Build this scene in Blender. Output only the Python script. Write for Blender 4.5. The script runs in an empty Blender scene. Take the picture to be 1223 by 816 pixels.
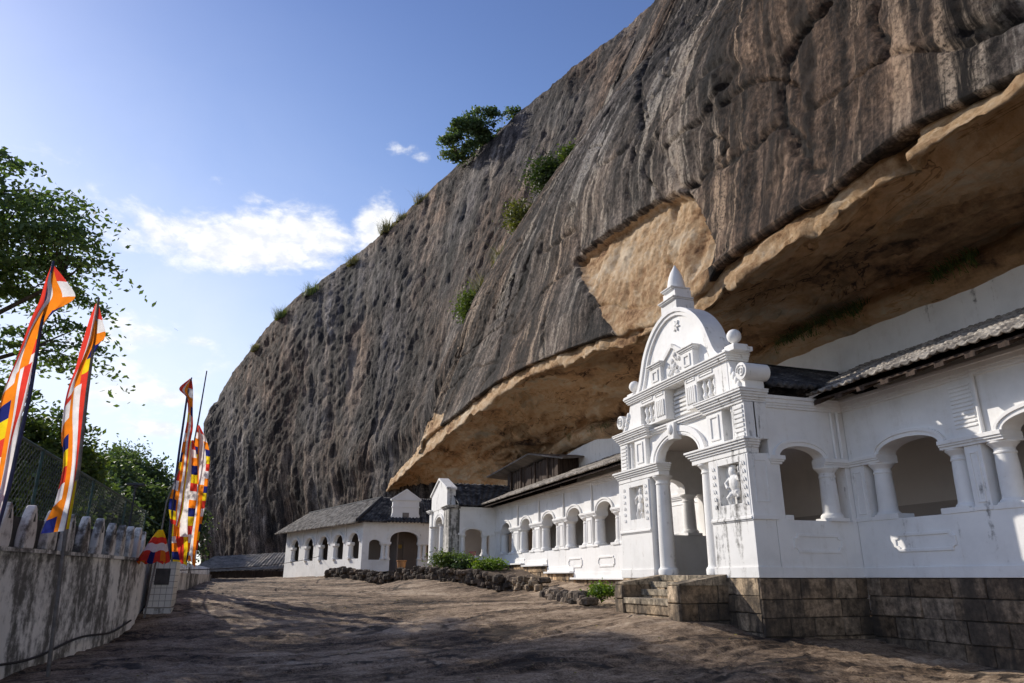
import bpy, bmesh, math, random
import numpy as np
from mathutils import Vector, Matrix
R = math.radians
rng = np.random.default_rng(7)
random.seed(7)
scene = bpy.context.scene
COL = scene.collection

# ------------------------------------------------------------------ camera, sky, sun, exposure
cam_d = bpy.data.cameras.new('camera')
cam_d.sensor_width = 36.0
cam_d.lens = 25.02
cam_d.clip_start = 0.1
cam_d.clip_end = 4000
cam = bpy.data.objects.new('camera', cam_d)
cam.location = (0, 0, 0)
cam.rotation_euler = (R(90 + 18.355), 0, R(-18.6))
COL.objects.link(cam)
scene.camera = cam

SUN = Vector((-1.0, 1.33, 1.0)).normalized()
SUN_EL = math.asin(SUN.z)
SUN_ROT = math.atan2(SUN.x, SUN.y)
SKY_STRENGTH = 0.15
SUN_STRENGTH = 4.0

world = bpy.data.worlds.new('World')
scene.world = world
world.use_nodes = True
scene.view_settings.view_transform = 'Standard'
scene.view_settings.look = 'None'
scene.view_settings.exposure = 0.30
scene.view_settings.gamma = 1.0

sun_d = bpy.data.lights.new('sun', 'SUN')
sun_d.energy = SUN_STRENGTH
sun_d.angle = R(0.5)
sun_d.color = (1.0, 0.93, 0.83)
sun = bpy.data.objects.new('sun', sun_d)
sun.rotation_euler = SUN.to_track_quat('Z', 'Y').to_euler()
COL.objects.link(sun)
scene.cycles.max_bounces = 6
scene.cycles.diffuse_bounces = 4
scene.cycles.transparent_max_bounces = 8

# ------------------------------------------------------------------ node helpers
class NT:
    def __init__(s, tree):
        s.t = tree; s.n = tree.nodes; s.l = tree.links
    def node(s, typ, **kw):
        nd = s.n.new(typ)
        for k, v in kw.items():
            setattr(nd, k, v)
        return nd
    def set(s, sock, v):
        if isinstance(v, bpy.types.NodeSocket):
            s.l.new(v, sock)
        elif v is not None:
            sock.default_value = v
    def math(s, op, a, b=None, c=None, clamp=False):
        nd = s.node('ShaderNodeMath', operation=op, use_clamp=clamp)
        s.set(nd.inputs[0], a)
        if b is not None: s.set(nd.inputs[1], b)
        if c is not None: s.set(nd.inputs[2], c)
        return nd.outputs[0]
    def noise(s, vec, scale, detail=4, rough=0.55, dist=0.0, out=0):
        nd = s.node('ShaderNodeTexNoise')
        if vec is not None: s.l.new(vec, nd.inputs['Vector'])
        nd.inputs['Scale'].default_value = scale
        nd.inputs['Detail'].default_value = detail
        nd.inputs['Roughness'].default_value = rough
        nd.inputs['Distortion'].default_value = dist
        return nd.outputs[out]
    def mapping(s, vec, scale=(1, 1, 1), loc=(0, 0, 0), rot=(0, 0, 0)):
        nd = s.node('ShaderNodeMapping')
        s.l.new(vec, nd.inputs[0])
        nd.inputs['Location'].default_value = loc
        nd.inputs['Rotation'].default_value = rot
        nd.inputs['Scale'].default_value = scale
        return nd.outputs[0]
    def ramp(s, fac, stops, interp='LINEAR'):
        nd = s.node('ShaderNodeValToRGB')
        cr = nd.color_ramp; cr.interpolation = interp
        while len(cr.elements) < len(stops): cr.elements.new(0.5)
        for e, (p, c) in zip(cr.elements, stops):
            e.position = p
            e.color = (c, c, c, 1) if isinstance(c, (int, float)) else (c[0], c[1], c[2], 1)
        s.l.new(fac, nd.inputs[0])
        return nd.outputs[0]
    def mix(s, fac, a, b, mode='MIX'):
        nd = s.node('ShaderNodeMix', data_type='RGBA', blend_type=mode)
        s.set(nd.inputs[0], fac)
        for sock, v in ((nd.inputs[6], a), (nd.inputs[7], b)):
            if isinstance(v, (tuple, list)): v = (v[0], v[1], v[2], 1)
            s.set(sock, v)
        return nd.outputs[2]
    def step(s, v, lo, hi):
        nd = s.node('ShaderNodeMapRange', interpolation_type='SMOOTHSTEP')
        s.set(nd.inputs[0], v); nd.inputs[1].default_value = lo; nd.inputs[2].default_value = hi
        return nd.outputs[0]
    def attr(s, name, out='Fac'):
        nd = s.node('ShaderNodeAttribute', attribute_name=name)
        return nd.outputs[out]
    def bump(s, h, strength, dist, normal=None):
        nd = s.node('ShaderNodeBump')
        nd.inputs['Strength'].default_value = strength
        nd.inputs['Distance'].default_value = dist
        s.l.new(h, nd.inputs['Height'])
        if normal is not None: s.l.new(normal, nd.inputs['Normal'])
        return nd.outputs[0]

def new_mat(name):
    m = bpy.data.materials.new(name)
    m.use_nodes = True
    nt = NT(m.node_tree)
    b = m.node_tree.nodes['Principled BSDF']
    b.inputs['Roughness'].default_value = 0.85
    b.inputs['Specular IOR Level'].default_value = 0.25
    return m, nt, b

def gcoord(nt):
    return nt.node('ShaderNodeNewGeometry').outputs['Position']

# ------------------------------------------------------------------ sky
def px_dir(px, py):
    F, P, YW = 850.0, R(18.355), R(18.6)
    r = px - 611.5; u = 408 - py
    fh = F*math.cos(P) - u*math.sin(P); z = u*math.cos(P) + F*math.sin(P)
    x = fh*math.sin(YW) + r*math.cos(YW); y = fh*math.cos(YW) - r*math.sin(YW)
    return math.atan2(x, y), math.atan2(z, math.hypot(x, y))

def build_sky():
    nt = NT(world.node_tree)
    bg = nt.n['Background']
    sky = nt.node('ShaderNodeTexSky', sky_type='NISHITA')
    sky.sun_disc = False
    sky.sun_elevation = SUN_EL
    sky.sun_rotation = SUN_ROT
    sky.altitude = 200
    sky.air_density = 0.9
    sky.dust_density = 0.25
    sky.ozone_density = 2.2
    d = nt.node('ShaderNodeTexCoord').outputs['Generated']
    sep = nt.node('ShaderNodeSeparateXYZ'); nt.l.new(d, sep.inputs[0])
    az = nt.math('ARCTAN2', sep.outputs[0], sep.outputs[1])
    el = nt.math('ARCSINE', sep.outputs[2])
    comb = nt.node('ShaderNodeCombineXYZ')
    nt.l.new(az, comb.inputs[0]); nt.l.new(nt.math('MULTIPLY', el, 1.7), comb.inputs[1])
    v = comb.outputs[0]
    clouds = [  # azimuth/elevation centres given by measuring the photograph; sizes in radians, weight
        (280, 290, .15, .042, 1.15), (365, 282, .085, .036, 1.05), (452, 270, .040, .042, 1.25), (230, 300, .05, .03, .6),
        (478, 178, .035, .010, .55), (500, 188, .02, .012, .45), (155, 395, .08, .035, .75), (242, 408, .035, .014, .8), (180, 472, .07, .016, .85),
        (188, 511, .04, .013, .85), (268, 216, .025, .010, .6), (305, 236, .04, .012, .55), (90, 300, .08, .05, .35), (120, 455, .22, .11, .42), (60, 250, .2, .12, .30)]
    acc = None
    for (cx, cy, sa, se, w) in clouds:
        a0, e0 = px_dir(cx, cy)
        da = nt.math('DIVIDE', nt.math('SUBTRACT', az, a0), sa)
        de = nt.math('DIVIDE', nt.math('SUBTRACT', el, e0), se)
        q = nt.math('ADD', nt.math('MULTIPLY', da, da), nt.math('MULTIPLY', de, de))
        g = nt.math('MULTIPLY', nt.math('POWER', 2.718, nt.math('MULTIPLY', q, -1.0)), w)
        acc = g if acc is None else nt.math('MAXIMUM', acc, g)
    n1 = nt.noise(v, 9.0, 9, 0.62, 0.35)
    n2 = nt.noise(v, 34.0, 6, 0.6, 0.2)
    nn = nt.math('ADD', nt.math('MULTIPLY', n1, 0.75), nt.math('MULTIPLY', n2, 0.25))
    dens = nt.math('ADD', nt.math('MULTIPLY', acc, 0.62), nt.math('MULTIPLY', nt.math('SUBTRACT', nn, 0.5), 1.7))
    m = nt.step(dens, 0.18, 0.58)
    m = nt.math('MULTIPLY', m, nt.step(acc, 0.05, 0.35))
    # thin high veil brightening towards the horizon on the sun's side
    veil = nt.math('MULTIPLY', nt.step(el, 0.85, 0.0), nt.step(az, 0.55, -0.50))
    n0 = nt.noise(v, 3.2, 7, 0.6, 0.4)
    veil = nt.math('MULTIPLY', veil, nt.math('ADD', 0.15, nt.math('MULTIPLY', n0, 1.25)), clamp=True)
    tinted = nt.mix(nt.step(el, .45, 1.0), nt.mix(1.0, sky.outputs[0], (.86, .865, .97), 'MULTIPLY'), nt.mix(1.0, sky.outputs[0], (.66, .66, .84), 'MULTIPLY'))
    base = nt.mix(nt.math('MULTIPLY', veil, 0.70), tinted, (5.2, 5.45, 5.85))
    a1, e1 = px_dir(110, 450)
    qa = nt.math('DIVIDE', nt.math('SUBTRACT', az, a1), .30); qe = nt.math('DIVIDE', nt.math('SUBTRACT', el, e1), .17)
    glow = nt.math('POWER', 2.718, nt.math('MULTIPLY', nt.math('ADD', nt.math('MULTIPLY', qa, qa), nt.math('MULTIPLY', qe, qe)), -1.0))
    base = nt.mix(nt.math('MULTIPLY', nt.math('MULTIPLY', glow, nt.math('ADD', .45, nt.math('MULTIPLY', n0, .7)), clamp=True), .68), base, (5.4, 5.6, 5.9))
    col = nt.mix(nt.math('MULTIPLY', m, 0.93), base, nt.mix(nt.step(n2, .35, .62), (4.9, 5.05, 5.35), (6.1, 6.1, 6.1)))
    nt.l.new(col, bg.inputs[0])
    bg.inputs[1].default_value = SKY_STRENGTH
build_sky()

# ------------------------------------------------------------------ noise in numpy
_perm = rng.permutation(256)
_perm = np.concatenate([_perm, _perm, _perm])
_grad = rng.normal(size=(256, 3)); _grad /= np.linalg.norm(_grad, axis=1)[:, None]
def perlin(x, y, z):
    x, y, z = np.broadcast_arrays(np.asarray(x, float), np.asarray(y, float), np.asarray(z, float))
    xi, yi, zi = np.floor(x).astype(int), np.floor(y).astype(int), np.floor(z).astype(int)
    xf, yf, zf = x-xi, y-yi, z-zi
    f = lambda t: t*t*t*(t*(t*6-15)+10)
    u, v, w = f(xf), f(yf), f(zf)
    def g(i, j, k):
        h = _perm[(_perm[(_perm[(xi+i) & 255] + yi+j) & 255] + zi+k) & 255]
        G = _grad[h]
        return G[..., 0]*(xf-i) + G[..., 1]*(yf-j) + G[..., 2]*(zf-k)
    l = lambda a, b, t: a+(b-a)*t
    return l(l(l(g(0,0,0), g(1,0,0), u), l(g(0,1,0), g(1,1,0), u), v),
             l(l(g(0,0,1), g(1,0,1), u), l(g(0,1,1), g(1,1,1), u), v), w)
def fbm(x, y, z, octv=4, gain=0.5, ridged=False):
    s = 0; a = 1; f = 1
    for i in range(octv):
        n = perlin(np.asarray(x)*f + 17.3*i, np.asarray(y)*f + 5.1*i, np.asarray(z)*f + 9.7*i)
        if ridged: n = 0.5 - np.abs(n)*1.6
        s = s + n*a; a *= gain; f *= 2.03
    return s
def sstep(x, a, b):
    t = np.clip((np.asarray(x, float)-a)/(b-a), 0, 1)
    return t*t*(3-2*t)

# ------------------------------------------------------------------ mesh builder
class MB:
    """collects boxes, prisms, strips, lathes and tubes; build() links them as one mesh"""
    def __init__(s, frame=None):
        s.v = []; s.f = []; s.fr = frame or (lambda a, d, z: (a, d, z)); s.fc = []
    def add(s, verts, faces, col=None):
        o = len(s.v)
        s.v += [s.fr(*p) for p in verts]
        s.f += [[i+o for i in f] for f in faces]
        s.fc += [col]*len(faces)
    def box(s, a0, a1, d0, d1, z0, z1, col=None):
        s.add([(a0,d0,z0),(a1,d0,z0),(a1,d1,z0),(a0,d1,z0),(a0,d0,z1),(a1,d0,z1),(a1,d1,z1),(a0,d1,z1)],
              [(0,3,2,1),(4,5,6,7),(0,1,5,4),(1,2,6,5),(2,3,7,6),(3,0,4,7)], col)
    def prism(s, poly, d0, d1, col=None):
        n = len(poly)
        s.add([(a, d0, z) for a, z in poly] + [(a, d1, z) for a, z in poly],
              [list(range(n)), list(range(2*n-1, n-1, -1))] + [(i, (i+1) % n, n+(i+1) % n, n+i) for i in range(n)], col)
    def strip(s, pts, top, d0, d1, col=None):
        """solid between a lower profile pts [(a, z)] and top (number or list)"""
        n = len(pts)
        tops = [top]*n if isinstance(top, (int, float)) else top
        vs = [(a, d0, z) for a, z in pts] + [(p[0], d0, t) for p, t in zip(pts, tops)]
        vs += [(a, d1, z) for a, z in pts] + [(p[0], d1, t) for p, t in zip(pts, tops)]
        fs = []
        for i in range(n-1):
            fs += [(i, i+1, n+i+1, n+i), (2*n+i+1, 2*n+i, 3*n+i, 3*n+i+1), (i+1, i, 2*n+i, 2*n+i+1), (n+i, n+i+1, 3*n+i+1, 3*n+i)]
        fs += [(0, n, 3*n, 2*n), (n-1, 3*n-1, 4*n-1, 2*n-1)]
        s.add(vs, fs, col)
    def ring(s, outer, inner, d0, d1, closed=False, col=None):
        """band between two polylines [(a, z)], extruded from d0 to d1"""
        n = len(outer)
        vs = [(a, d0, z) for a, z in outer] + [(a, d0, z) for a, z in inner] + [(a, d1, z) for a, z in outer] + [(a, d1, z) for a, z in inner]
        fs = []
        for i in range(n if closed else n-1):
            j = (i+1) % n
            fs += [(i, j, n+j, n+i), (2*n+j, 2*n+i, 3*n+i, 3*n+j), (j, i, 2*n+i, 2*n+j), (n+i, n+j, 3*n+j, 3*n+i)]
        if not closed:
            fs += [(0, n, 3*n, 2*n), (n-1, 3*n-1, 4*n-1, 2*n-1)]
        s.add(vs, fs, col)
    def lathe(s, a, d, prof, n=16, col=None):
        vs = []; fs = []
        m = len(prof)
        for r, z in prof:
            for k in range(n):
                t = 2*math.pi*k/n
                vs.append((a+r*math.cos(t), d+r*math.sin(t), z))
        for i in range(m-1):
            for k in range(n):
                k2 = (k+1) % n
                fs.append((i*n+k, i*n+k2, (i+1)*n+k2, (i+1)*n+k))
        fs.append(list(range(n-1, -1, -1))); fs.append([(m-1)*n+k for k in range(n)])
        s.add(vs, fs, col)
    def tube(s, pts, rad, n=8, col=None):
        pts = [Vector(p) for p in pts]
        rads = [rad]*len(pts) if isinstance(rad, (int, float)) else rad
        vs = []; fs = []
        for i, p in enumerate(pts):
            t = (pts[min(i+1, len(pts)-1)] - pts[max(i-1, 0)]).normalized()
            x = t.orthogonal().normalized() if abs(t.z) > 0.95 else t.cross(Vector((0, 0, 1))).normalized()
            y = t.cross(x)
            for k in range(n):
                q = 2*math.pi*k/n
                vs.append(tuple(p + (x*math.cos(q) + y*math.sin(q))*rads[i]))
        for i in range(len(pts)-1):
            for k in range(n):
                k2 = (k+1) % n
                fs.append((i*n+k, i*n+k2, (i+1)*n+k2, (i+1)*n+k))
        fs.append(list(range(n-1, -1, -1))); fs.append([(len(pts)-1)*n+k for k in range(n)])
        s.add(vs, fs, col)
    def ball(s, c, r, nu=14, nv=9, sc=(1, 1, 1), col=None):
        prof = [(math.sin(math.pi*i/nv), -math.cos(math.pi*i/nv)) for i in range(nv+1)]
        vs = []; fs = []
        for rr, zz in prof:
            rr = max(rr, 0.02)
            for k in range(nu):
                t = 2*math.pi*k/nu
                vs.append((c[0]+r*rr*math.cos(t)*sc[0], c[1]+r*rr*math.sin(t)*sc[1], c[2]+r*zz*sc[2]))
        for i in range(nv):
            for k in range(nu):
                fs.append((i*nu+k, i*nu+(k+1) % nu, (i+1)*nu+(k+1) % nu, (i+1)*nu+k))
        fs.append(list(range(nu-1, -1, -1))); fs.append([nv*nu+k for k in range(nu)])
        s.add(vs, fs, col)
    def build(s, name, mat, parent=None, smooth=None, bevel=0.0):
        me = bpy.data.meshes.new(name)
        me.from_pydata(s.v, [], s.f)
        if any(c is not None for c in s.fc):
            at = me.color_attributes.new('Col', 'FLOAT_COLOR', 'CORNER')
            cols = []
            for poly, c in zip(me.polygons, s.fc):
                c = c or (1, 1, 1)
                cols += [c[0], c[1], c[2], 1.0]*poly.loop_total
            at.data.foreach_set('color', cols)
        bm = bmesh.new(); bm.from_mesh(me)
        bmesh.ops.recalc_face_normals(bm, faces=bm.faces)
        bm.to_mesh(me); bm.free()
        me.materials.append(mat)
        o = bpy.data.objects.new(name, me)
        COL.objects.link(o)
        if parent is not None:
            o.parent = parent
            o.matrix_parent_inverse = Matrix.Translation(-parent.location)
        if smooth:
            for p in me.polygons: p.use_smooth = True
            try:
                me.set_sharp_from_angle(angle=R(smooth))
            except Exception:
                pass
        if bevel:
            b = o.modifiers.new('bevel', 'BEVEL'); b.width = bevel; b.segments = 2; b.limit_method = 'ANGLE'; b.angle_limit = R(40)
        return o

def thing(name, label, cat, loc=(0, 0, 0), group=None):
    o = bpy.data.objects.new(name, None)
    o.empty_display_size = 0.3
    COL.objects.link(o); o.location = loc
    o['label'] = label; o['category'] = cat
    if group: o['group'] = group
    return o
def tag(o, label, cat, group=None, kind=None):
    o['label'] = label; o['category'] = cat
    if group: o['group'] = group
    if kind: o['kind'] = kind
    return o

def frame(o, S, D):
    o = Vector((o[0], o[1], 0)); S = Vector((S[0], S[1], 0)); D = Vector((D[0], D[1], 0))
    def f(a, d, z):
        p = o + S*a + D*d
        return (p.x, p.y, z)
    return f
def yfront(x):          # wall facing -X on plane X = x; a = world Y, d = outwards
    return lambda a, d, z: (x-d, a, z)
def xfront(y):          # wall facing -Y on plane Y = y; a = world X, d = outwards
    return lambda a, d, z: (a, y-d, z)
def yback(y):           # wall facing +Y
    return lambda a, d, z: (a, y+d, z)

def grid_obj(name, P, mat, attrs=None, smooth=True, parent=None, flip=False):
    n, m = P.shape[:2]
    me = bpy.data.meshes.new(name)
    me.vertices.add(n*m)
    me.vertices.foreach_set('co', P.reshape(-1).astype(np.float32))
    i = np.arange(n-1)[:, None]*m + np.arange(m-1)[None, :]
    q = np.stack([i, i+1, i+m+1, i+m], -1).reshape(-1, 4)
    if flip: q = q[:, ::-1]
    nf = len(q)
    me.loops.add(nf*4); me.loops.foreach_set('vertex_index', q.reshape(-1).astype(np.int32))
    me.polygons.add(nf)
    me.polygons.foreach_set('loop_start', np.arange(0, nf*4, 4, dtype=np.int32))
    me.polygons.foreach_set('loop_total', np.full(nf, 4, dtype=np.int32))
    if smooth: me.polygons.foreach_set('use_smooth', np.ones(nf, dtype=bool))
    me.update(calc_edges=True); me.validate()
    for k, a in (attrs or {}).items():
        a = np.asarray(a, np.float32)
        if a.ndim == 3:
            at = me.attributes.new(k, 'FLOAT_VECTOR', 'POINT'); at.data.foreach_set('vector', a.reshape(-1))
        else:
            at = me.attributes.new(k, 'FLOAT', 'POINT'); at.data.foreach_set('value', a.reshape(-1))
    if mat: me.materials.append(mat)
    o = bpy.data.objects.new(name, me); COL.objects.link(o)
    if parent is not None:
        o.parent = parent; o.matrix_parent_inverse = Matrix.Translation(-parent.location)
    return o
def grid_normals(P):
    du = np.gradient(P, axis=0); dv = np.gradient(P, axis=1)
    N = np.cross(du, dv); N /= np.linalg.norm(N, axis=2, keepdims=True)+1e-9
    return N
def arc_coords(P):
    s = np.zeros(P.shape[:2]); t = np.zeros(P.shape[:2])
    s[1:] = np.cumsum(np.linalg.norm(np.diff(P, axis=0), axis=2).mean(1))[:, None]
    t[:, 1:] = np.cumsum(np.linalg.norm(np.diff(P, axis=1), axis=2), axis=1)
    return s, t
def smooth_curve(pts, n):
    """Catmull-Rom through pts, n samples"""
    p = np.asarray(pts, float)
    p = np.vstack([2*p[0]-p[1], p, 2*p[-1]-p[-2]])
    k = len(p)-3
    u = np.linspace(0, k, n); i = np.minimum(u.astype(int), k-1); f = (u-i)[:, None]
    a, b, c, d = p[i], p[i+1], p[i+2], p[i+3]
    return 0.5*((2*b)+(-a+c)*f+(2*a-5*b+4*c-d)*f*f+(-a+3*b-3*c+d)*f**3)

# ------------------------------------------------------------------ materials
def rock_material():
    m, nt, b = new_mat('gneiss_rock')
    st = nt.attr('st', 'Vector'); pos = gcoord(nt)
    reg = nt.attr('region'); scar = nt.attr('scar')
    s1 = nt.noise(nt.mapping(st, (1.1, .07, 1)), 1.0, 8, .62, .5)
    s2 = nt.noise(nt.mapping(st, (.28, .03, 1), (3, 7, 0)), 1.0, 5, .6, .6)
    s3 = nt.noise(nt.mapping(st, (3.6, .20, 1), (11, 2, 0)), 1.0, 6, .65, .3)
    s4 = nt.noise(nt.mapping(st, (2.0, .9, 1), (5, 9, 0)), 1.0, 9, .7, .4)
    mo = nt.noise(pos, .55, 9, .7)
    fine = nt.noise(pos, 7.0, 7, .75)
    v = nt.math('ADD', nt.math('MULTIPLY', s1, .34), nt.math('MULTIPLY', s2, .22))
    v = nt.math('ADD', v, nt.math('MULTIPLY', s3, .22))
    v = nt.math('ADD', v, nt.math('MULTIPLY', s4, .16))
    v = nt.math('ADD', v, nt.math('MULTIPLY', nt.math('SUBTRACT', mo, .5), .22))
    v = nt.math('ADD', v, nt.math('MULTIPLY', nt.math('SUBTRACT', fine, .5), .34))
    face = nt.ramp(v, [(.40, (.012, .010, .009)), (.445, (.038, .031, .026)), (.485, (.090, .072, .060)), (.525, (.172, .140, .116)), (.565, (.33, .275, .225)), (.62, (.54, .47, .39))])
    sA = nt.noise(nt.mapping(st, (1.7, .13, 1), (21, 3, 0)), 1.0, 8, .68, .55)
    sB = nt.noise(nt.mapping(st, (1.25, .10, 1), (2, 31, 0)), 1.0, 8, .66, .7)
    sC = nt.noise(nt.mapping(st, (.22, .07, 1), (8, 13, 0)), 1.0, 5, .6, .5)
    grain = nt.noise(pos, 11.0, 6, .8)
    lightm = nt.math('MULTIPLY', nt.step(nt.math('ADD', sA, nt.math('MULTIPLY', nt.math('SUBTRACT', sC, .5), .5)), .525, .63), nt.step(grain, .36, .58))
    darkm = nt.math('MULTIPLY', nt.step(nt.math('ADD', sB, nt.math('MULTIPLY', nt.math('SUBTRACT', .5, sC), .5)), .53, .62), nt.step(nt.noise(pos, 3.5, 7, .75), .36, .54))
    ck = nt.attr('crack'); sf = nt.math('ADD', .35, nt.math('MULTIPLY', nt.step(ck, 16, 12), .65))     # the far dome is mottled more than streaked
    lightm = nt.math('MULTIPLY', lightm, sf); darkm = nt.math('MULTIPLY', darkm, sf)
    blot = nt.noise(nt.mapping(pos, (.55, .55, .28)), .9, 9, .72, .4)
    face = nt.mix(nt.math('MULTIPLY', nt.math('SUBTRACT', 1.0, sf), nt.step(blot, .50, .60)), face, nt.mix(1.0, face, (.30, .29, .30), 'MULTIPLY'))
    face = nt.mix(nt.math('MULTIPLY', lightm, .80), face, (.60, .53, .44))
    face = nt.mix(nt.math('MULTIPLY', darkm, .90), face, (.018, .0155, .014))
    tint = nt.noise(nt.mapping(st, (.10, .05, 1), (1, 4, 0)), 1.0, 4, .55)
    face = nt.mix(nt.math('MULTIPLY', nt.step(tint, .44, .62), .7), face, nt.mix(1.0, face, (1.25, .92, .68), 'MULTIPLY'))
    face = nt.mix(nt.math('MULTIPLY', nt.step(tint, .5, .36), .55), face, nt.mix(1.0, face, (.88, .92, 1.08), 'MULTIPLY'))
    # freshly broken ochre rock
    w1 = nt.noise(nt.mapping(pos, (1, .45, 1)), .8, 8, .62, .3)
    w2 = nt.noise(pos, 5.0, 7, .7)
    wv = nt.math('ADD', nt.math('MULTIPLY', w1, .65), nt.math('MULTIPLY', w2, .35))
    fresh = nt.ramp(wv, [(.36, (.17, .085, .040)), (.43, (.44, .255, .125)), (.50, (.65, .44, .25)), (.60, (.80, .64, .45))])
    # smoke-darkened ceiling of the shelter
    c1 = nt.noise(nt.mapping(pos, (.6, .22, .8), rot=(0, 0, .3)), .8, 8, .62, 1.1)
    c2 = nt.noise(pos, 3.2, 8, .65)
    c3 = nt.noise(nt.mapping(pos, (1.0, .30, 1.2), (9, 2, 5), (0, 0, -.25)), .55, 5, .6, .8)
    vein = nt.step(nt.math('ABSOLUTE', nt.math('SUBTRACT', c3, .5)), .012, .0)
    cv = nt.math('ADD', nt.math('MULTIPLY', c1, .72), nt.math('MULTIPLY', c2, .28))
    cv = nt.math('SUBTRACT', cv, nt.math('MULTIPLY', vein, .10))
    ceil = nt.ramp(cv, [(.36, (.12, .072, .045)), (.41, (.45, .26, .135)), (.47, (.70, .43, .225)), (.54, (.80, .56, .335)), (.63, (.82, .68, .50))])
    soot = nt.step(nt.noise(nt.mapping(pos, (.35, .16, .5), (7, 1, 3), (0, 0, .5)), .9, 8, .66, 1.4), .50, .62)
    ceil = nt.mix(nt.math('MULTIPLY', soot, .62), ceil, nt.mix(1.0, ceil, (.42, .44, .46), 'MULTIPLY'))
    r01 = nt.step(nt.math('ADD', reg, nt.math('MULTIPLY', nt.math('SUBTRACT', w2, .5), .5)), .35, .65)
    r12 = nt.step(nt.math('ADD', reg, nt.math('MULTIPLY', nt.math('SUBTRACT', w2, .5), .9)), 1.35, 1.65)
    col = nt.mix(nt.step(nt.math('ADD', scar, nt.math('MULTIPLY', nt.math('SUBTRACT', s3, .5), .9)), .42, .56), face, fresh)
    col = nt.mix(nt.math('MULTIPLY', nt.step(nt.math('ADD', ck, nt.math('MULTIPLY', nt.math('SUBTRACT', fine, .5), .25)), .13, .05), .9), col, (.020, .017, .015))  # dark crack fill; also paints in groove shade too fine for the mesh
    col = nt.mix(r01, col, fresh)
    col = nt.mix(r12, col, ceil)
    nt.l.new(col, b.inputs['Base Color'])
    n = nt.bump(nt.noise(nt.mapping(st, (.8, .17, 1)), 1.0, 11, .70, .5), .5, .7)
    n = nt.bump(nt.noise(nt.mapping(st, (3.2, .7, 1)), 1.0, 11, .74, .3), .9, .24, n)
    n = nt.bump(nt.noise(pos, 3.0, 12, .8), 1.0, .14, n)
    nt.l.new(n, b.inputs['Normal'])
    b.inputs['Roughness'].default_value = .9
    return m
M_ROCK = rock_material()

def ground_material():
    m, nt, b = new_mat('worn_bedrock')
    pos = gcoord(nt)
    rp = nt.mapping(pos, (.55, 1.5, 1.0), rot=(0, 0, .35))
    a = nt.noise(rp, .55, 10, .66, .5)
    c = nt.noise(pos, 6.0, 8, .7)
    e = nt.noise(pos, .16, 4, .55)
    sp = nt.noise(pos, 26.0, 6, .78)
    v = nt.math('ADD', nt.math('MULTIPLY', a, .45), nt.math('MULTIPLY', c, .25))
    pt = nt.noise(nt.mapping(pos, (.7, 1.3, 1), rot=(0, 0, .35)), 1.7, 9, .72, .8)
    v = nt.math('ADD', v, nt.math('MULTIPLY', nt.math('SUBTRACT', pt, .5), .25))
    v = nt.math('ADD', v, nt.math('MULTIPLY', e, .25)); v = nt.math('ADD', v, nt.math('MULTIPLY', nt.math('SUBTRACT', sp, .5), .42))
    stain = nt.step(nt.math('ADD', nt.math('MULTIPLY', nt.noise(nt.mapping(pos, (.5, 1.1, 1), (3, 8, 0), (0, 0, .35)), .8, 9, .7, 1.2), .8), nt.math('MULTIPLY', sp, .2)), .52, .60)
    v = nt.math('SUBTRACT', v, nt.math('MULTIPLY', stain, .055))
    col = nt.ramp(v, [(.375, (.024, .015, .009)), (.425, (.100, .065, .040)), (.475, (.215, .150, .096)), (.525, (.315, .230, .155)), (.59, (.48, .375, .27))])
    vo = nt.node('ShaderNodeTexVoronoi', feature='DISTANCE_TO_EDGE')
    nt.l.new(nt.mix(.35, nt.mapping(pos, (.28, .62, .3), rot=(0, 0, .35)), nt.noise(pos, .9, 5, .6, out=1)), vo.inputs['Vector'])
    vo.inputs['Scale'].default_value = 1.1
    crack = nt.step(vo.outputs['Distance'], .034, .006)
    gate = nt.step(nt.noise(pos, .45, 3, .5), .46, .54)
    crack = nt.math('MULTIPLY', crack, gate)
    pit = nt.step(nt.noise(nt.mapping(pos, (1, 1.8, 1), (5, 5, 0), (0, 0, .35)), 5.5, 6, .7, .6), .60, .68)
    col = nt.mix(nt.math('MULTIPLY', pit, .7), col, (.045, .032, .023))
    col = nt.mix(nt.math('MULTIPLY', crack, .85), col, (.022, .017, .014))
    nt.l.new(col, b.inputs['Base Color'])
    n = nt.bump(nt.math('SUBTRACT', nt.noise(rp, 1.2, 11, .7, .5), nt.math('MULTIPLY', crack, .6)), .55, .12)
    n = nt.bump(nt.noise(pos, 14.0, 10, .78), .6, .02, n)
    nt.l.new(n, b.inputs['Normal'])
    b.inputs['Roughness'].default_value = .8
    return m
M_GROUND = ground_material()

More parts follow.
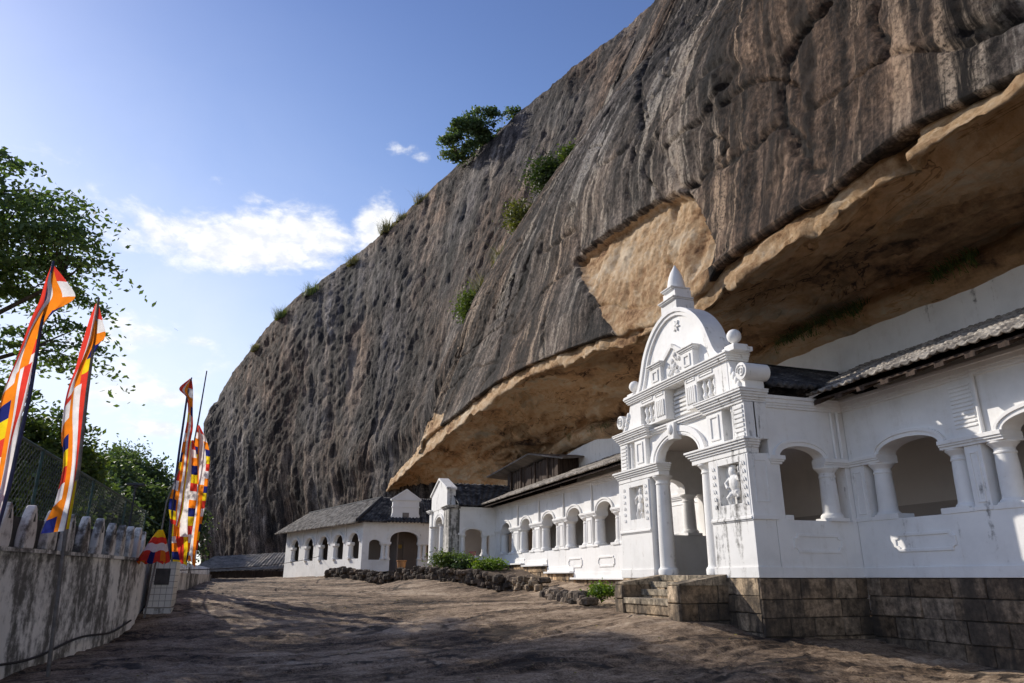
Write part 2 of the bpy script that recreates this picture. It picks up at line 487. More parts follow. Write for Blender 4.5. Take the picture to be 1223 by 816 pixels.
def plaster_material(name, base, mould=.25, streak=.2, mould_col=(.035, .033, .030), rough=.75, dirt=(.55, .5, .43), sfreq=4.5, slen=.45):
    m, nt, b = new_mat(name)
    pos = gcoord(nt)
    n1 = nt.noise(pos, .8, 6, .6); n2 = nt.noise(pos, 5.5, 8, .7)
    sv = nt.noise(nt.mapping(pos, (sfreq, sfreq, slen)), 1.0, 8, .65, .3)
    sb = nt.noise(nt.mapping(pos, (.5, .5, .35), (4, 1, 2)), 1.0, 5, .6)
    col = nt.mix(nt.step(n1, .42, .72), base, tuple(c*.86 for c in base))
    dv = nt.math('ADD', nt.math('MULTIPLY', sv, .6), nt.math('MULTIPLY', n2, .4))
    col = nt.mix(nt.math('MULTIPLY', nt.step(dv, .50, .70), streak), col, dirt)
    mv = nt.math('ADD', nt.math('MULTIPLY', sv, .45), nt.math('ADD', nt.math('MULTIPLY', sb, .40), nt.math('MULTIPLY', n2, .25)))
    mk = nt.step(mv, .70-.18*mould, .78-.16*mould)
    col = nt.mix(nt.math('MULTIPLY', mk, .85), col, mould_col)
    nt.l.new(col, b.inputs['Base Color'])
    n = nt.bump(nt.noise(pos, 7.0, 8, .65), .25, .02)
    n = nt.bump(nt.noise(pos, 60.0, 4, .6), .12, .004, n)
    nt.l.new(n, b.inputs['Normal'])
    b.inputs['Roughness'].default_value = rough
    return m
M_WHITE = plaster_material('lime_plaster', (.83, .815, .79), .34, .36)
M_OLD = plaster_material('weathered_plaster', (.80, .785, .755), .58, .45)
M_MOULDY = plaster_material('mould_stained_plaster', (.60, .57, .52), 1.0, .6)
M_PARAPET = plaster_material('rain_stained_plaster', (.80, .77, .73), 1.02, .50, (.014, .013, .012), sfreq=1.7, slen=.42)
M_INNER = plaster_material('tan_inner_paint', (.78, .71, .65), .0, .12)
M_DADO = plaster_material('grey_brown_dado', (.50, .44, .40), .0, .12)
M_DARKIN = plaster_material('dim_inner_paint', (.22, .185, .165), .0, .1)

def simple(name, col, rough=.7, var=.25, scale=6.0, bump=.1, metal=0.0, stretch=(1, 1, 1), bdist=.02):
    m, nt, b = new_mat(name)
    pos = nt.mapping(gcoord(nt), stretch)
    n = nt.noise(pos, scale, 7, .65)
    c = nt.mix(nt.step(n, .3, .7), tuple(x*(1-var) for x in col), tuple(min(1, x*(1+var)) for x in col))
    nt.l.new(c, b.inputs['Base Color'])
    b.inputs['Roughness'].default_value = rough; b.inputs['Metallic'].default_value = metal
    if bump: nt.l.new(nt.bump(n, bump, bdist), b.inputs['Normal'])
    return m
M_WOOD = simple('weathered_timber', (.055, .036, .026), .85, .5, 5, .5, stretch=(3, 3, .3))
M_RAFTER = simple('rafter_timber', (.20, .115, .070), .85, .4, 6, .4)
M_METAL = simple('dark_painted_steel', (.03, .035, .045), .5, .3)
M_POLE = simple('flag_pole_paint', (.035, .035, .085), .5, .3)
M_BAMBOO = simple('grey_pole', (.17, .15, .135), .7, .3)
M_WIRE = simple('galvanised_wire', (.06, .075, .07), .5, .2, metal=.3, bump=0)
M_GREENRAIL = simple('green_rail_paint', (.03, .07, .065), .5, .3, bump=0)
M_TILE_WHITE = simple('glazed_white_tile', (.62, .57, .50), .35, .1, 2.0, .03)
M_GROUT = simple('tile_grout', (.22, .19, .16), .9, .2)
M_PLAQUE = simple('dark_stone_plaque', (.055, .046, .042), .45, .3)
M_PINK = simple('pink_cloth', (.62, .22, .22), .8, .15)
M_SOIL = simple('dry_soil', (.10, .07, .048), .95, .4, 4, .6)
M_CABLE = simple('black_cable', (.03, .028, .028), .6, .1, bump=0)
M_SHEDMET = simple('weathered_sheet_roof', (.17, .15, .135), .75, .45, 1.2, .2)
M_SHEDLITE = roof_material('lichened_sheet', [(.32, (.10, .09, .078)), (.45, (.22, .195, .165)), (.57, (.33, .295, .25)), (.7, (.42, .38, .33))]) if False else simple('lichened_sheet', (.26, .23, .195), .8, .45, 1.6, .3)
M_YELLOW = simple('yellow_sign_paint', (.45, .30, .08), .6, .2)
M_TERRA = simple('terracotta', (.42, .21, .09), .8, .2)

def stone_material():
    m, nt, b = new_mat('granite_blocks')
    pos = gcoord(nt)
    c0 = nt.attr('Col', 'Color')
    n = nt.noise(pos, 7.0, 9, .7); n2 = nt.noise(pos, .9, 5, .6); n3 = nt.noise(nt.mapping(pos, (3, 3, .5)), 1.0, 7, .65)
    col = nt.mix(1.0, c0, nt.ramp(n, [(.34, .30), (.5, .95), (.66, 1.7)]), 'MULTIPLY')
    mk = nt.step(nt.math('ADD', nt.math('MULTIPLY', n2, .5), nt.math('MULTIPLY', n3, .5)), .44, .58)
    col = nt.mix(nt.math('MULTIPLY', mk, .8), col, (.045, .038, .032))
    nt.l.new(col, b.inputs['Base Color'])
    nn = nt.bump(n, .8, .05); nn = nt.bump(nt.noise(pos, 30, 6, .7), .5, .012, nn)
    nt.l.new(nn, b.inputs['Normal'])
    b.inputs['Roughness'].default_value = .9
    return m
M_STONE = stone_material()

def roof_material(name, ramp_cols):
    m, nt, b = new_mat(name)
    pos = gcoord(nt)
    tint = nt.attr('tint')
    n = nt.noise(pos, 2.2, 8, .7); n2 = nt.noise(pos, 14.0, 5, .7)
    v = nt.math('ADD', nt.math('MULTIPLY', n, .5), nt.math('ADD', nt.math('MULTIPLY', n2, .25), nt.math('MULTIPLY', tint, .25)))
    nt.l.new(nt.ramp(v, ramp_cols), b.inputs['Base Color'])
    nt.l.new(nt.bump(n2, .6, .03), b.inputs['Normal'])
    b.inputs['Roughness'].default_value = .85
    return m
M_TILES = roof_material('lichen_clay_tiles', [(.30, (.055, .048, .042)), (.43, (.16, .14, .12)), (.55, (.31, .275, .235)), (.68, (.45, .41, .35))])
M_TILES_DARK = roof_material('dark_clay_tiles', [(.32, (.018, .019, .023)), (.46, (.045, .045, .05)), (.58, (.085, .085, .09)), (.70, (.24, .23, .22))])

def cloth_material():
    m, nt, b = new_mat('flag_cloth')
    c = nt.attr('Col', 'Color')
    pos = gcoord(nt)
    n = nt.noise(pos, 6, 4, .6)
    c = nt.mix(1.0, c, nt.ramp(n, [(.3, .8), (.7, 1.08)]), 'MULTIPLY')
    nt.l.new(c, b.inputs['Base Color'])
    b.inputs['Roughness'].default_value = .7
    tr = nt.node('ShaderNodeBsdfTranslucent'); nt.l.new(c, tr.inputs[0])
    mx = nt.node('ShaderNodeMixShader'); mx.inputs[0].default_value = .62
    nt.l.new(b.outputs[0], mx.inputs[1]); nt.l.new(tr.outputs[0], mx.inputs[2])
    nt.l.new(mx.outputs[0], m.node_tree.nodes['Material Output'].inputs[0])
    nt.l.new(nt.bump(nt.noise(pos, 5, 3, .5), .3, .05), b.inputs['Normal'])
    return m
M_CLOTH = cloth_material()

def leaf_material(name, dark, light, yellow):
    m, nt, b = new_mat(name)
    t = nt.attr('tint')
    c = nt.ramp(t, [(0.0, dark), (.6, light), (1.0, yellow)])
    nt.l.new(c, b.inputs['Base Color'])
    b.inputs['Roughness'].default_value = .55
    b.inputs['Specular IOR Level'].default_value = .35
    tr = nt.node('ShaderNodeBsdfTranslucent')
    nt.l.new(nt.mix(1.0, c, (1.3, 1.35, .55), 'MULTIPLY'), tr.inputs[0])
    mx = nt.node('ShaderNodeMixShader'); mx.inputs[0].default_value = .38
    nt.l.new(b.outputs[0], mx.inputs[1]); nt.l.new(tr.outputs[0], mx.inputs[2])
    nt.l.new(mx.outputs[0], m.node_tree.nodes['Material Output'].inputs[0])
    return m
M_LEAF = leaf_material('tree_leaves', (.055, .10, .042), (.125, .19, .07), (.21, .26, .09))
M_LEAF2 = leaf_material('far_tree_leaves', (.050, .090, .042), (.115, .165, .075), (.20, .235, .10))
M_SHRUB = leaf_material('shrub_leaves', (.04, .07, .020), (.105, .150, .035), (.24, .26, .07))
M_LEAF2D = leaf_material('dark_shrub_leaves', (.018, .035, .012), (.05, .08, .022), (.11, .13, .04))
M_DRYSHRUB = leaf_material('olive_leaves', (.05, .06, .018), (.12, .13, .032), (.24, .22, .07))
M_BRIGHT = leaf_material('bright_bed_leaves', (.05, .10, .015), (.14, .22, .03), (.34, .36, .06))
M_DRY = leaf_material('dry_grass', (.07, .075, .03), (.16, .15, .06), (.30, .25, .12))
M_BARK = simple('tree_bark', (.085, .065, .05), .9, .4, 6, .6)

# ------------------------------------------------------------------ ground sheet
CTRL = np.array([
 (0,0,-1.55),(-3,5,-1.6),(6,5,-1.56),(9,8,-1.5),(12,9.1,-1.42),(12.1,4,-1.6),(9.35,12.6,-1.14),(12,12.4,-1.22),(8.1,13.6,-.84),(8.1,16.4,-.70),(9.4,18.5,-.72),
 (-2.8,12.5,-1.42),(-3.0,16.4,-1.30),(-2.7,19.6,-1.08),(-2.5,21.5,-.72),(-2.5,30,-.46),(-2.6,40,-.24),(10,31,-.52),(9.5,25,-.62),(6.5,41,-.34),(3.2,52,-.06),
 (6.2,49.3,.22),(1.9,63.5,-.02),(-4,60,-.12),(0,30,-.52),(3,20,-.90),(3,12,-1.36),(5.5,9.5,-1.46),(5,15.5,-1.06),(5.5,24,-.68),(11.4,33,.15),(11.6,36,.40),(11.7,29,-.15),(11.8,26,-.32),
 (10.6,28,-.48),(9.2,39,.38),(8,45,.30),(12,40,.6),(14,40,.6),(-6,72,-.3),(2,72,.1),(-5,88,-.2),(12,60,.6),(20,20,0),(20,0,-1.5),(20,50,.6),(0,-15,-2.0),(15,-10,-2.0)])
def tps(P, C):
    def U(r2): return np.where(r2 > 1e-9, r2*np.log(r2+1e-12)*.5, 0)
    n = len(C); d2 = ((C[:, None, :2]-C[None, :, :2])**2).sum(-1)
    A = np.zeros((n+3, n+3)); A[:n, :n] = U(d2) + np.eye(n)*.3; A[:n, n] = 1; A[:n, n+1:] = C[:, :2]; A[n, :n] = 1; A[n+1:, :n] = C[:, :2].T
    w = np.linalg.solve(A, np.concatenate([C[:, 2], [0, 0, 0]]))
    out = np.zeros(len(P))
    for k in range(0, len(P), 20000):
        p = P[k:k+20000]
        out[k:k+20000] = U(((p[:, None, :]-C[None, :, :2])**2).sum(-1)) @ w[:n] + w[n] + p @ w[n+1:]
    return out
def parapet_x(y):
    return np.interp(y, [2, 7, 10, 12.6, 14.2, 16, 17.3, 19.7, 24, 60], [-5.0, -4.4, -4.0, -3.6, -3.3, -3.05, -2.87, -2.7, -2.75, -2.9])
def ground_base(x, y):
    x = np.asarray(x, float); y = np.asarray(y, float)
    xc = np.clip(x, -7, 22); yc = np.clip(y, -16, 90)
    z = tps(np.stack([xc.ravel(), yc.ravel()], 1), CTRL).reshape(x.shape)
    off = parapet_x(y) - 1.2 - x
    z = z - 5.0*sstep(off, 0, 9) * sstep(y, 75, 60)
    z = z - 3.0*sstep(np.hypot(x, y-30), 80, 300)
    return z
def ground_rel(x, y):
    u = x*math.cos(.35)+y*math.sin(.35); v = -x*math.sin(.35)+y*math.cos(.35)
    h = .16*fbm(u*.13, v*.28, 0, 3) + .022*fbm(u*.30, v*1.0, 3.3, 4, .5) + .012*fbm(u*1.0, v*3.2, 7.7, 4, .6)
    k = fbm(u*.25+.35*fbm(u*.9, v*.9, 5, 2), v*.62, 12.2, 2)       # stepped exfoliation ledges
    q = k*6; fr_ = q-np.floor(q)
    h = h + .06*(sstep(fr_, .42, .58) - fr_)*.9
    return h
def ground_z(x, y):
    x = np.atleast_1d(np.asarray(x, float)); y = np.atleast_1d(np.asarray(y, float))
    return ground_base(x, y) + ground_rel(x, y)
gx = np.concatenate([[-1500, -600, -250, -120, -70, -45, -30, -20, -14, -10, -8, -6.5, -5.4], np.arange(-4.8, 13.2, .085), [13.6, 14.5, 16, 20, 30, 60, 150, 500, 1500]])
ys = [3.0]
while ys[-1] < 82: ys.append(ys[-1]+max(.055, ys[-1]*.0062))
gy = np.concatenate([[-1500, -500, -150, -50, -20, -10, -4, 0, 1.5, 2.4], ys, [84, 88, 95, 110, 140, 200, 350, 700, 1500]])
GX, GY = np.meshgrid(gx, gy, indexing='ij')
GZ = ground_base(GX, GY) + ground_rel(GX, GY)*sstep(np.abs(GX), 40, 14)
ground = grid_obj('ground', np.stack([GX, GY, GZ], -1), M_GROUND)
ground['kind'] = 'structure'; tag(ground, 'bare worn brown bedrock sloping up past the temple', 'ground')

# ------------------------------------------------------------------ the rock
DY = [-14, 2, 6.11, 8.25, 10.09, 13.65, 17.63, 23.74, 29.99, 35.15, 40.78, 50.68, 58.09, 68.64, 74]
DZ = [7.5, 7.5, 7.48, 7.87, 7.77, 7.81, 7.44, 8.43, 9.22, 9.58, 9.57, 9.72, 9.11, 8.37, 7.6]
LY = [-14, 2, 6.35, 8.56, 9.95, 11.74, 15.75, 20.6, 29.07, 39.0, 56.47, 69.69, 74]
LZ = [7.05, 7.05, 7.07, 7.16, 7.26, 6.97, 7.0, 7.6, 8.75, 8.85, 8.41, 7.79, 7.0]
JY = [-14, 9.65, 11.99, 15.32, 20.02, 29.27, 31.92, 34.56, 36.84, 40.36, 48.5, 60.7, 74]
JZ = [7.2, 7.19, 7.14, 7.25, 7.14, 6.92, 7.25, 7.35, 7.09, 6.9, 6.2, 6.0, 5.5]

def wobble(y):
    y = np.asarray(y, float)
    return .11*fbm(y*.35, 0*y, 2.2, 3)
def overhang():
    Y = np.concatenate([np.arange(-12, 30, .17), np.arange(30, 73, .26)])
    n = len(Y)
    zd, zl, zj = np.interp(Y, DY, DZ), np.interp(Y, LY, LZ), np.interp(Y, JY, JZ)
    zd = zd + wobble(Y); zl = zl*.975 + 1.5*wobble(Y) + .22*fbm(Y*.8, 0*Y, 8.8, 4, .6)*(1-.5*sstep(Y, 14, 26))
    rows = []; reg = []
    def add(x, z, r):
        rows.append(np.stack([np.broadcast_to(x, Y.shape), Y, np.broadcast_to(z, Y.shape)], -1)); reg.append(np.full(n, r))
    ZERO = np.zeros(n)
    add(ZERO+12.2, zd+.55, 0.9)
    add(ZERO+11.2, zd+.25, 0.9); add(ZERO+10.75, zd+.10, 1.0)
    for k in range(14):                       # the sunlit strip cut below the drip line
        f = k/13
        add(10.62 - .26*f, zd*(1-f)+zl*f, 1.0)
    for k in range(1, 52):                    # ceiling
        f = k/51
        x = 10.42 + (15.05-10.42)*f
        sag = .62*math.sin(math.pi*min(1, f*1.02)**.75)
        z = zl*(1-f)+zj*f + sag*(.7+.5*fbm(Y*.12, ZERO+f*1.2, 4.4, 2)) 
        add(ZERO+x, z, 1.0 + min(1, f*9))
    for k in range(1, 14):                    # ledge under the ceiling, then the back of the shelter
        f = k/13
        add(15.05+.55*math.sin(f*1.6)*(1 if f < .3 else 1), zj - .05 - f*9.0, 2.0)
    P = np.stack(rows, 1); rg = np.stack(reg, 1)
    s, t = arc_coords(P); N = grid_normals(P)
    x, y, z = P[..., 0], P[..., 1], P[..., 2]
    amp = np.ones_like(rg); amp[:, :3] = .15
    h = .28*fbm(x*.5, y*.22, z*.5, 4, .55) + .09*fbm(x*1.6, y*.9, z*1.6, 4, .6, ridged=True)
    plates = fbm(x*.35+3, y*.16, z*.35, 2)
    h = h + .38*(np.floor(plates*5+.25*fbm(x*2, y*1.2, z*2, 3))/5 - plates)*2*(rg > 1.3)
    strip = np.exp(-((rg-1.0)/.25)**2)
    h = h*(1-.6*strip) + strip*(.16*fbm(x*1.6, y*1.1, z*1.8, 5, .68) + .10*(np.round(fbm(x*.8, y*.7, z*.9, 3)*5)/5))
    P = P + N*(h*amp)[..., None]
    rr = np.random.default_rng(17)
    edges_ = np.cumsum(rr.uniform(.7, 2.8, 60))-12; dz = rr.uniform(-.26, .24, 60); dx = rr.uniform(-.16, .16, 60)
    yw = y + .25*fbm(y*1.5, z*1.5, 3.1, 3) + .5*(z-8)*.3
    idx = np.clip(np.searchsorted(edges_, yw), 0, 59)
    kf = np.clip((np.arange(P.shape[1])-3)/13.0, 0, None)[None, :]          # 0 at the drip line, 1 at the lower edge
    wgt = np.where(kf <= 1, kf, np.clip(1-(kf-1)/.6, 0, 1))
    far = 1-.72*sstep(y, 14, 26)
    P[..., 2] += dz[idx]*wgt*far; P[..., 0] += dx[idx]*wgt*far
    notch = np.exp(-((yw-8.55)/.22)**2)*(kf > .02)*np.clip(1.8-kf, 0, 1)
    P[..., 0] += .9*notch; P[..., 2] += .25*notch
    slot = sstep(y, 8.9, 8.3)*np.exp(-((kf-1.75)/.42)**2)
    P[..., 2] += .75*slot; P[..., 0] += .1*slot
    st = np.stack([s, t, 0*s], -1)
    o = grid_obj('cave_overhang', P, M_ROCK, {'st': st, 'region': rg, 'scar': 0*rg, 'crack': 0*rg+9})
    tag(o, 'ochre rock ceiling overhanging the white temple walls', 'rock', kind='structure')
overhang()

FOLD = np.array([(10.25,51.6,8.75),(10.7,48.6,11.0),(11.14,46,13.1),(11.2,43,15.2),(11.75,41,17.1),(12.5,39,19.0),(13.64,36,21.2),(15.16,33,23.2),(16.4,31.5,25.9),(17.7,31,29.1),(20,31,33.9),(24,31,41),(30,31,50)])
SCAR = [(24.5,12.5),(20.7,12.15),(18.6,11.9),(16.6,10.2),(15.2,8.3),(14.6,6.9),(16.5,6.6),(19.8,6.8),(22.4,9.2)]
def in_poly(y, z, poly):
    c = np.zeros(y.shape, bool); j = len(poly)-1
    for i in range(len(poly)):
        yi, zi = poly[i]; yj, zj = poly[j]
        c ^= ((zi > z) != (zj > z)) & (y < (yj-yi)*(z-zi)/(zj-zi+1e-9)+yi)
        j = i
    return c
def cliff():
    nrow = 340
    F = smooth_curve(FOLD, nrow)
    dF = F - F[0]
    Yb = np.concatenate([np.arange(-12, 2, .3), np.arange(2, 24, .095), np.arange(24, 51.6, .14), [51.6]])
    cols = []
    for yb in Yb:
        w = float(sstep(yb, 16, 51.6))
        zD = np.interp(yb, DY, DZ) + float(wobble(np.array([yb]))[0])
        c = np.stack([10.25+dF[:, 0], yb + w*dF[:, 1], zD-.12 + dF[:, 2]], -1)
        if yb == 51.6: c = F.copy()
        cols.append(c)
    # blend the last columns into the fold itself, then turn back behind it
    for i in range(len(cols)):
        b = float(sstep(Yb[i], 40, 51.6))
        cols[i] = cols[i]*(1-b) + (F + (cols[i][0]-F[0]))*b
        p0 = cols[i][0]
        cols[i] = np.concatenate([[p0+np.array([1.1, 0, .42]), p0+np.array([.5, 0, .02]), p0+np.array([.15, 0, -.06])], cols[i]])
    F = cols[-1]
    for k in (.12, .35, .7, 1.2, 2.0, 3.2, 5.0, 8.0, 12.0, 20.0):
        d = F.copy(); d[:, 2] *= .55; d /= np.linalg.norm(d, axis=1)[:, None]
        side = np.stack([d[:, 1], -d[:, 0], 0*d[:, 0]], -1)
        cols.append(F + d*k - side*(.16*math.sqrt(k) if k < 1 else .16) + side*max(0, k-1)*.02)
    P = np.stack(cols, 0)
    # round off: top row continues back
    s, t = arc_coords(P); N = -grid_normals(P)
    N = np.where((N[..., :1] > 0) & (np.arange(P.shape[0])[:, None, None] < len(Yb)), -N, N)
    x, y, z = P[..., 0], P[..., 1], P[..., 2]
    S, T = s, t
    edge = sstep(T, 1.2, 2.6)
    h = .40*fbm(S*.10, T*.05, 0, 3) + .10*fbm(S*.42, T*.06, 5, 4, .55) + .07*fbm(S*1.3, T*.25, 9, 5, .66) + .08*fbm(x*1.4, y*1.4, z*1.0, 6, .72)
    pl = fbm(S*.30+9, T*.14, 61, 3) + .10*fbm(x*2.2, y*2.2, z*2.2, 3)
    h = h + .11*(np.floor(pl*6)/6 - pl)*2                  # flaked slabs
    g = fbm(S*.34+2, T*.05, 15, 3, .5)
    h = h - .12*sstep(g, -.22, -.36)                       # dark drainage flutes
    d1 = fbm(S*.12 + T*.10, T*.30 - S*.14, 22, 2)
    h = h - .16*np.exp(-(d1/.02)**2)                     # diagonal cracks
    h = h*(.25+.75*edge)
    CR = [[(10.24,12.71),(11.04,12.54),(11.84,12.33),(12.0,11.46),(11.68,10.35),(11.2,9.43),(10.9,8.6),(10.4,8.25)], [(12.16,10.59),(13.28,10.73),(14.56,10.86)], [(5.9,8.5),(6.4,8.61),(6.88,8.84)], [(15.36,11.33),(16.63,11.28)], [(26.9,10.6),(26.2,8.4)], [(24.25,23.73),(22,19.5),(19.9,15.86),(20.17,13.12)], [(33,17),(34.5,13.5),(34,11)], [(8.2,13.6),(8.9,11.2),(8.6,10)]]
    cd = np.full(y.shape, 9.0)
    wy = y + .28*fbm(y*1.3, z*1.3, 2.5, 4, .6); wz = z + .28*fbm(y*1.3, z*1.3, 7.5, 4, .6)
    for line in CR:
        for (ya, za), (yb2, zb2) in zip(line[:-1], line[1:]):
            dy, dz = yb2-ya, zb2-za
            q = np.clip(((wy-ya)*dy+(wz-za)*dz)/(dy*dy+dz*dz), 0, 1)
            cd = np.minimum(cd, np.hypot(wy-ya-q*dy, wz-za-q*dz))
    h = h - .22*np.exp(-(cd/.16)**2)*edge
    up = np.interp(y, [12.5, 14.6, 16.4, 18.4, 20.7, 24.5], [7.0, 8.6, 11.2, 11.95, 12.15, 12.5]) + .10*fbm(y*1.2, 0*y, 3.1, 3)
    face_cols = (np.arange(P.shape[0])[:, None] < len(Yb))
    lat = sstep(y+.25*fbm(z*1.2, y*.3, 2.2, 3), 25.0 - (12.5-np.minimum(z, 12.5))*.98, 24.5 - (12.5-np.minimum(z, 12.5))*.98)
    below = sstep(up-z, -.03, .12)
    sc = below*lat*sstep(y, 14.2, 15.2)*face_cols
    dep = sc*(.50*np.exp(-(np.maximum(up-z, 0)/2.0)) + .04) + sc*(.075*fbm(x*1.2, y*1.9, z*.55, 6, .74) + .10*fbm(y*.6, z*.35, 3.3, 3) + .06*np.round(4*fbm(y*.9+.3*z, z*.3, 8.3, 3))/4)
    P = P + N*(h - dep)[..., None]
    st = np.stack([S, T, 0*S], -1)
    reg = 0*T
    chip = sstep(y, 44.5, 46)*sstep(3.4 - T + 1.0*fbm(y*.7, z*.9, 5, 3), 0, .6)*face_cols
    sc = np.maximum(sc, .75*chip)
    o = grid_obj('rock_cliff', P, M_ROCK, {'st': st, 'region': reg, 'scar': sc, 'crack': cd})
    tag(o, 'streaked grey rock cliff rising over the shelter with a fresh ochre scar', 'rock', kind='structure')
cliff()

def px_pt(px, py, rad):
    a, e = px_dir(px, py)
    return (rad*math.sin(a), rad*math.cos(a), rad*math.tan(e))
def dome():
    ST = [((238,672),100,(243,522)),((262,670),96,(262,474)),((290,668),90,(300,423)),((325,665),84,(345,372)),((365,640),78,(400,331)),((410,620),73,(455,284)),
          ((440,600),70,(505,238)),((470,570),66,(560,190)),((500,535),61,(620,137)),((530,480),58,(680,90)),((560,400),56,(740,45)),((600,330),53,(795,-3)),((650,250),50,(850,-45))]
    setb = [10, 13, 16, 18, 20, 21, 21, 21, 20, 19, 18, 18, 18, 18]
    nrow = 330
    cols = []
    for k, ((bx, by), rb, (sx, sy)) in enumerate(ST):
        B = np.array(px_pt(bx, by, rb)); Sk = np.array(px_pt(sx, sy, rb+setb[k]))
        r1 = rb+setb[k]*.20; r2 = rb+setb[k]*.52
        M1 = np.array(px_pt(bx+(sx-bx)*.36, by+(sy-by)*.36, r1)); M2 = np.array(px_pt(bx+(sx-bx)*.70, by+(sy-by)*.70, r2))
        hd = np.array([Sk[0], Sk[1]])/math.hypot(Sk[0], Sk[1])
        slope = Sk[2]/math.hypot(Sk[0], Sk[1])
        pts = []
        low = B.copy(); low[2] = -2.0
        if k >= 6: low[0] += 2.5; low[1] += 2
        if k == 0: low[0] -= .5
        pts.append(low); pts.append(B); pts.append(M1); pts.append(M2); pts.append(Sk)
        for dr, kk in ((6, .80), (18, .60), (45, .36)):
            pts.append(np.array([Sk[0]+hd[0]*dr, Sk[1]+hd[1]*dr, Sk[2]+slope*dr*kk]))
        cols.append(smooth_curve(pts, nrow))
    C = np.stack(cols, 0)
    # wrap the far left end back round the hill
    e = []
    for (dx, dy, q) in ((3.5, 16, 1.0), (6, 36, .9)):
        c = C[0].copy(); c[:, 0] += dx; c[:, 1] += dy; c[:, 2] *= q; e.append(c)
    C = np.concatenate([np.stack(e[::-1], 0), C], 0)
    n = 500
    Pn = np.stack([smooth_curve(C[:, j], n) for j in range(nrow)], 1)
    P = Pn
    s, t = arc_coords(P); N = grid_normals(P)
    ctr = np.array([25.0, 100.0, 5.0])
    sign = np.sign(((P-ctr)*N).sum(-1, keepdims=True)); N = N*np.where(sign == 0, 1, sign)
    x, y, z = P[..., 0], P[..., 1], P[..., 2]
    h = 1.2*fbm(s*.045, t*.03, 0, 3) + .22*fbm(s*.16, t*.04, 4, 4, .55) + .12*fbm(s*.45, t*.12, 8, 5, .68) + .21*fbm(x*.75, y*.75, z*.42, 6, .72) - .06*fbm(s*.35+4, t*.09+.3*fbm(s*.2, t*.2, 3, 2), 14, 4, .6, ridged=True)
    zu = np.interp(y, [52, 57, 66, 72, 80], [13.5, 14.8, 12.0, 10.5, 8.0])
    und = sstep(y, 84, 70)
    h = h + und*(.35*np.exp(-((z-zu-1.8)/2.6)**2) - .5*sstep(z, zu+1.2, zu-1.2))      # bulge with an undercut foot
    h = h - 1.3*sstep(z + 1.5*fbm(s*.12, t*.1, 51, 3), 13, 4)*sstep(y, 68, 76)*sstep(y, 92, 84)        # undercut foot of the far end
    pits = fbm(s*.30, t*.10, 31, 3)
    h = h - .24*sstep(pits, .18, .33)
    lean = fbm(s*.11+t*.05, t*.12-s*.04, 44, 2)
    h = h - .10*np.exp(-(lean/.014)**2)
    P = P + N*h[..., None]
    o = grid_obj('rock_dome', P, M_ROCK, {'st': np.stack([s*.8, t*.8, 0*s], -1), 'region': 0*s, 'scar': 0*s, 'crack': 0*s+20})
    tag(o, 'huge weathered grey rock dome behind the temple', 'rock', kind='structure')
dome()

# ------------------------------------------------------------------ architecture helpers
def arc_pts(c, a, zs, b, n=18):
    return [(c - a*math.cos(math.pi*i/n), zs + b*math.sin(math.pi*i/n)) for i in range(n+1)]
class Column:
    """shaft with a moulded base and a capital as its own pieces"""
    def __init__(self, fr, a, d, z0, z1, r, square):
        h = z1-z0
        self.base = MB(fr)
        if square: self.base.box(a-r*1.28, a+r*1.28, d-r*1.28, d+r*1.28, z0, z0+.07)
        self.base.lathe(a, d, [(r*1.25, z0+.068 if square else z0), (r*1.27, z0+.11), (r*1.18, z0+.15), (r*1.05, z0+.17), (r*1.02, z0+.20)], 20)
        self.shaft = MB(fr)
        self.shaft.lathe(a, d, [(r*1.01, z0+.195), (r, z0+.22), (r*.985, z0+h*.35), (r*.95, z0+h*.62), (r*.88, z1-.165)], 20)
        self.cap = MB(fr)
        self.cap.lathe(a, d, [(r*.87, z1-.225), (r*.97, z1-.21), (r*.97, z1-.18), (r*.89, z1-.168), (r*.9, z1-.12), (r*1.15, z1-.06), (r*1.32, z1-.03), (r*1.34, z1)], 20)
    def build(self, name, mat, root, smooth=35):
        o = self.shaft.build(name, mat, root, smooth=smooth)
        self.base.build('base', mat, o, smooth=smooth); self.cap.build('capital', mat, o, smooth=smooth)
        return o
def column_mb(fr, a, d, z0, z1, r=.19, square=True):
    return Column(fr, a, d, z0, z1, r, square)
def archivolt(fr, c, a, zs, b, w, d0, d1, n=18):
    m = MB(fr)
    m.ring(arc_pts(c, a+w, zs, b+w, n), arc_pts(c, a-.004, zs, b-.004, n), d0, d1)
    m.ring(arc_pts(c, a+w+.02, zs, b+w+.02, n), arc_pts(c, a+w*.62, zs, b+w*.62, n), d0-.01, d1+.028)
    return m
def moulding(m, a0, a1, dback, z0, steps, ends=True):
    """steps: (height, projection) from the bottom up"""
    z = z0
    for h, p in steps:
        e = p if ends else 0
        m.box(a0-e, a1+e, dback, p, z, z+h+.001); z += h
def notched_panel(m, a0, a1, z0, z1, d0, d1, nt=.09):
    o = [(a0+nt, z0), (a1-nt, z0), (a1-nt, z0+nt*.5), (a1-nt*.5, z0+nt), (a1, z0+nt), (a1, z1-nt), (a1-nt*.5, z1-nt), (a1-nt, z1-nt*.5), (a1-nt, z1), (a0+nt, z1), (a0+nt, z1-nt*.5), (a0+nt*.5, z1-nt), (a0, z1-nt), (a0, z0+nt), (a0+nt*.5, z0+nt), (a0+nt, z0+nt*.5)]
    ca, cz = (a0+a1)/2, (z0+z1)/2
    i = [(ca+(a-ca)*(1-.06/(a1-a0)*2), cz+(z-cz)*(1-.06/(z1-z0)*2)) for a, z in o]
    m.ring(o, i, d0, d1, closed=True)
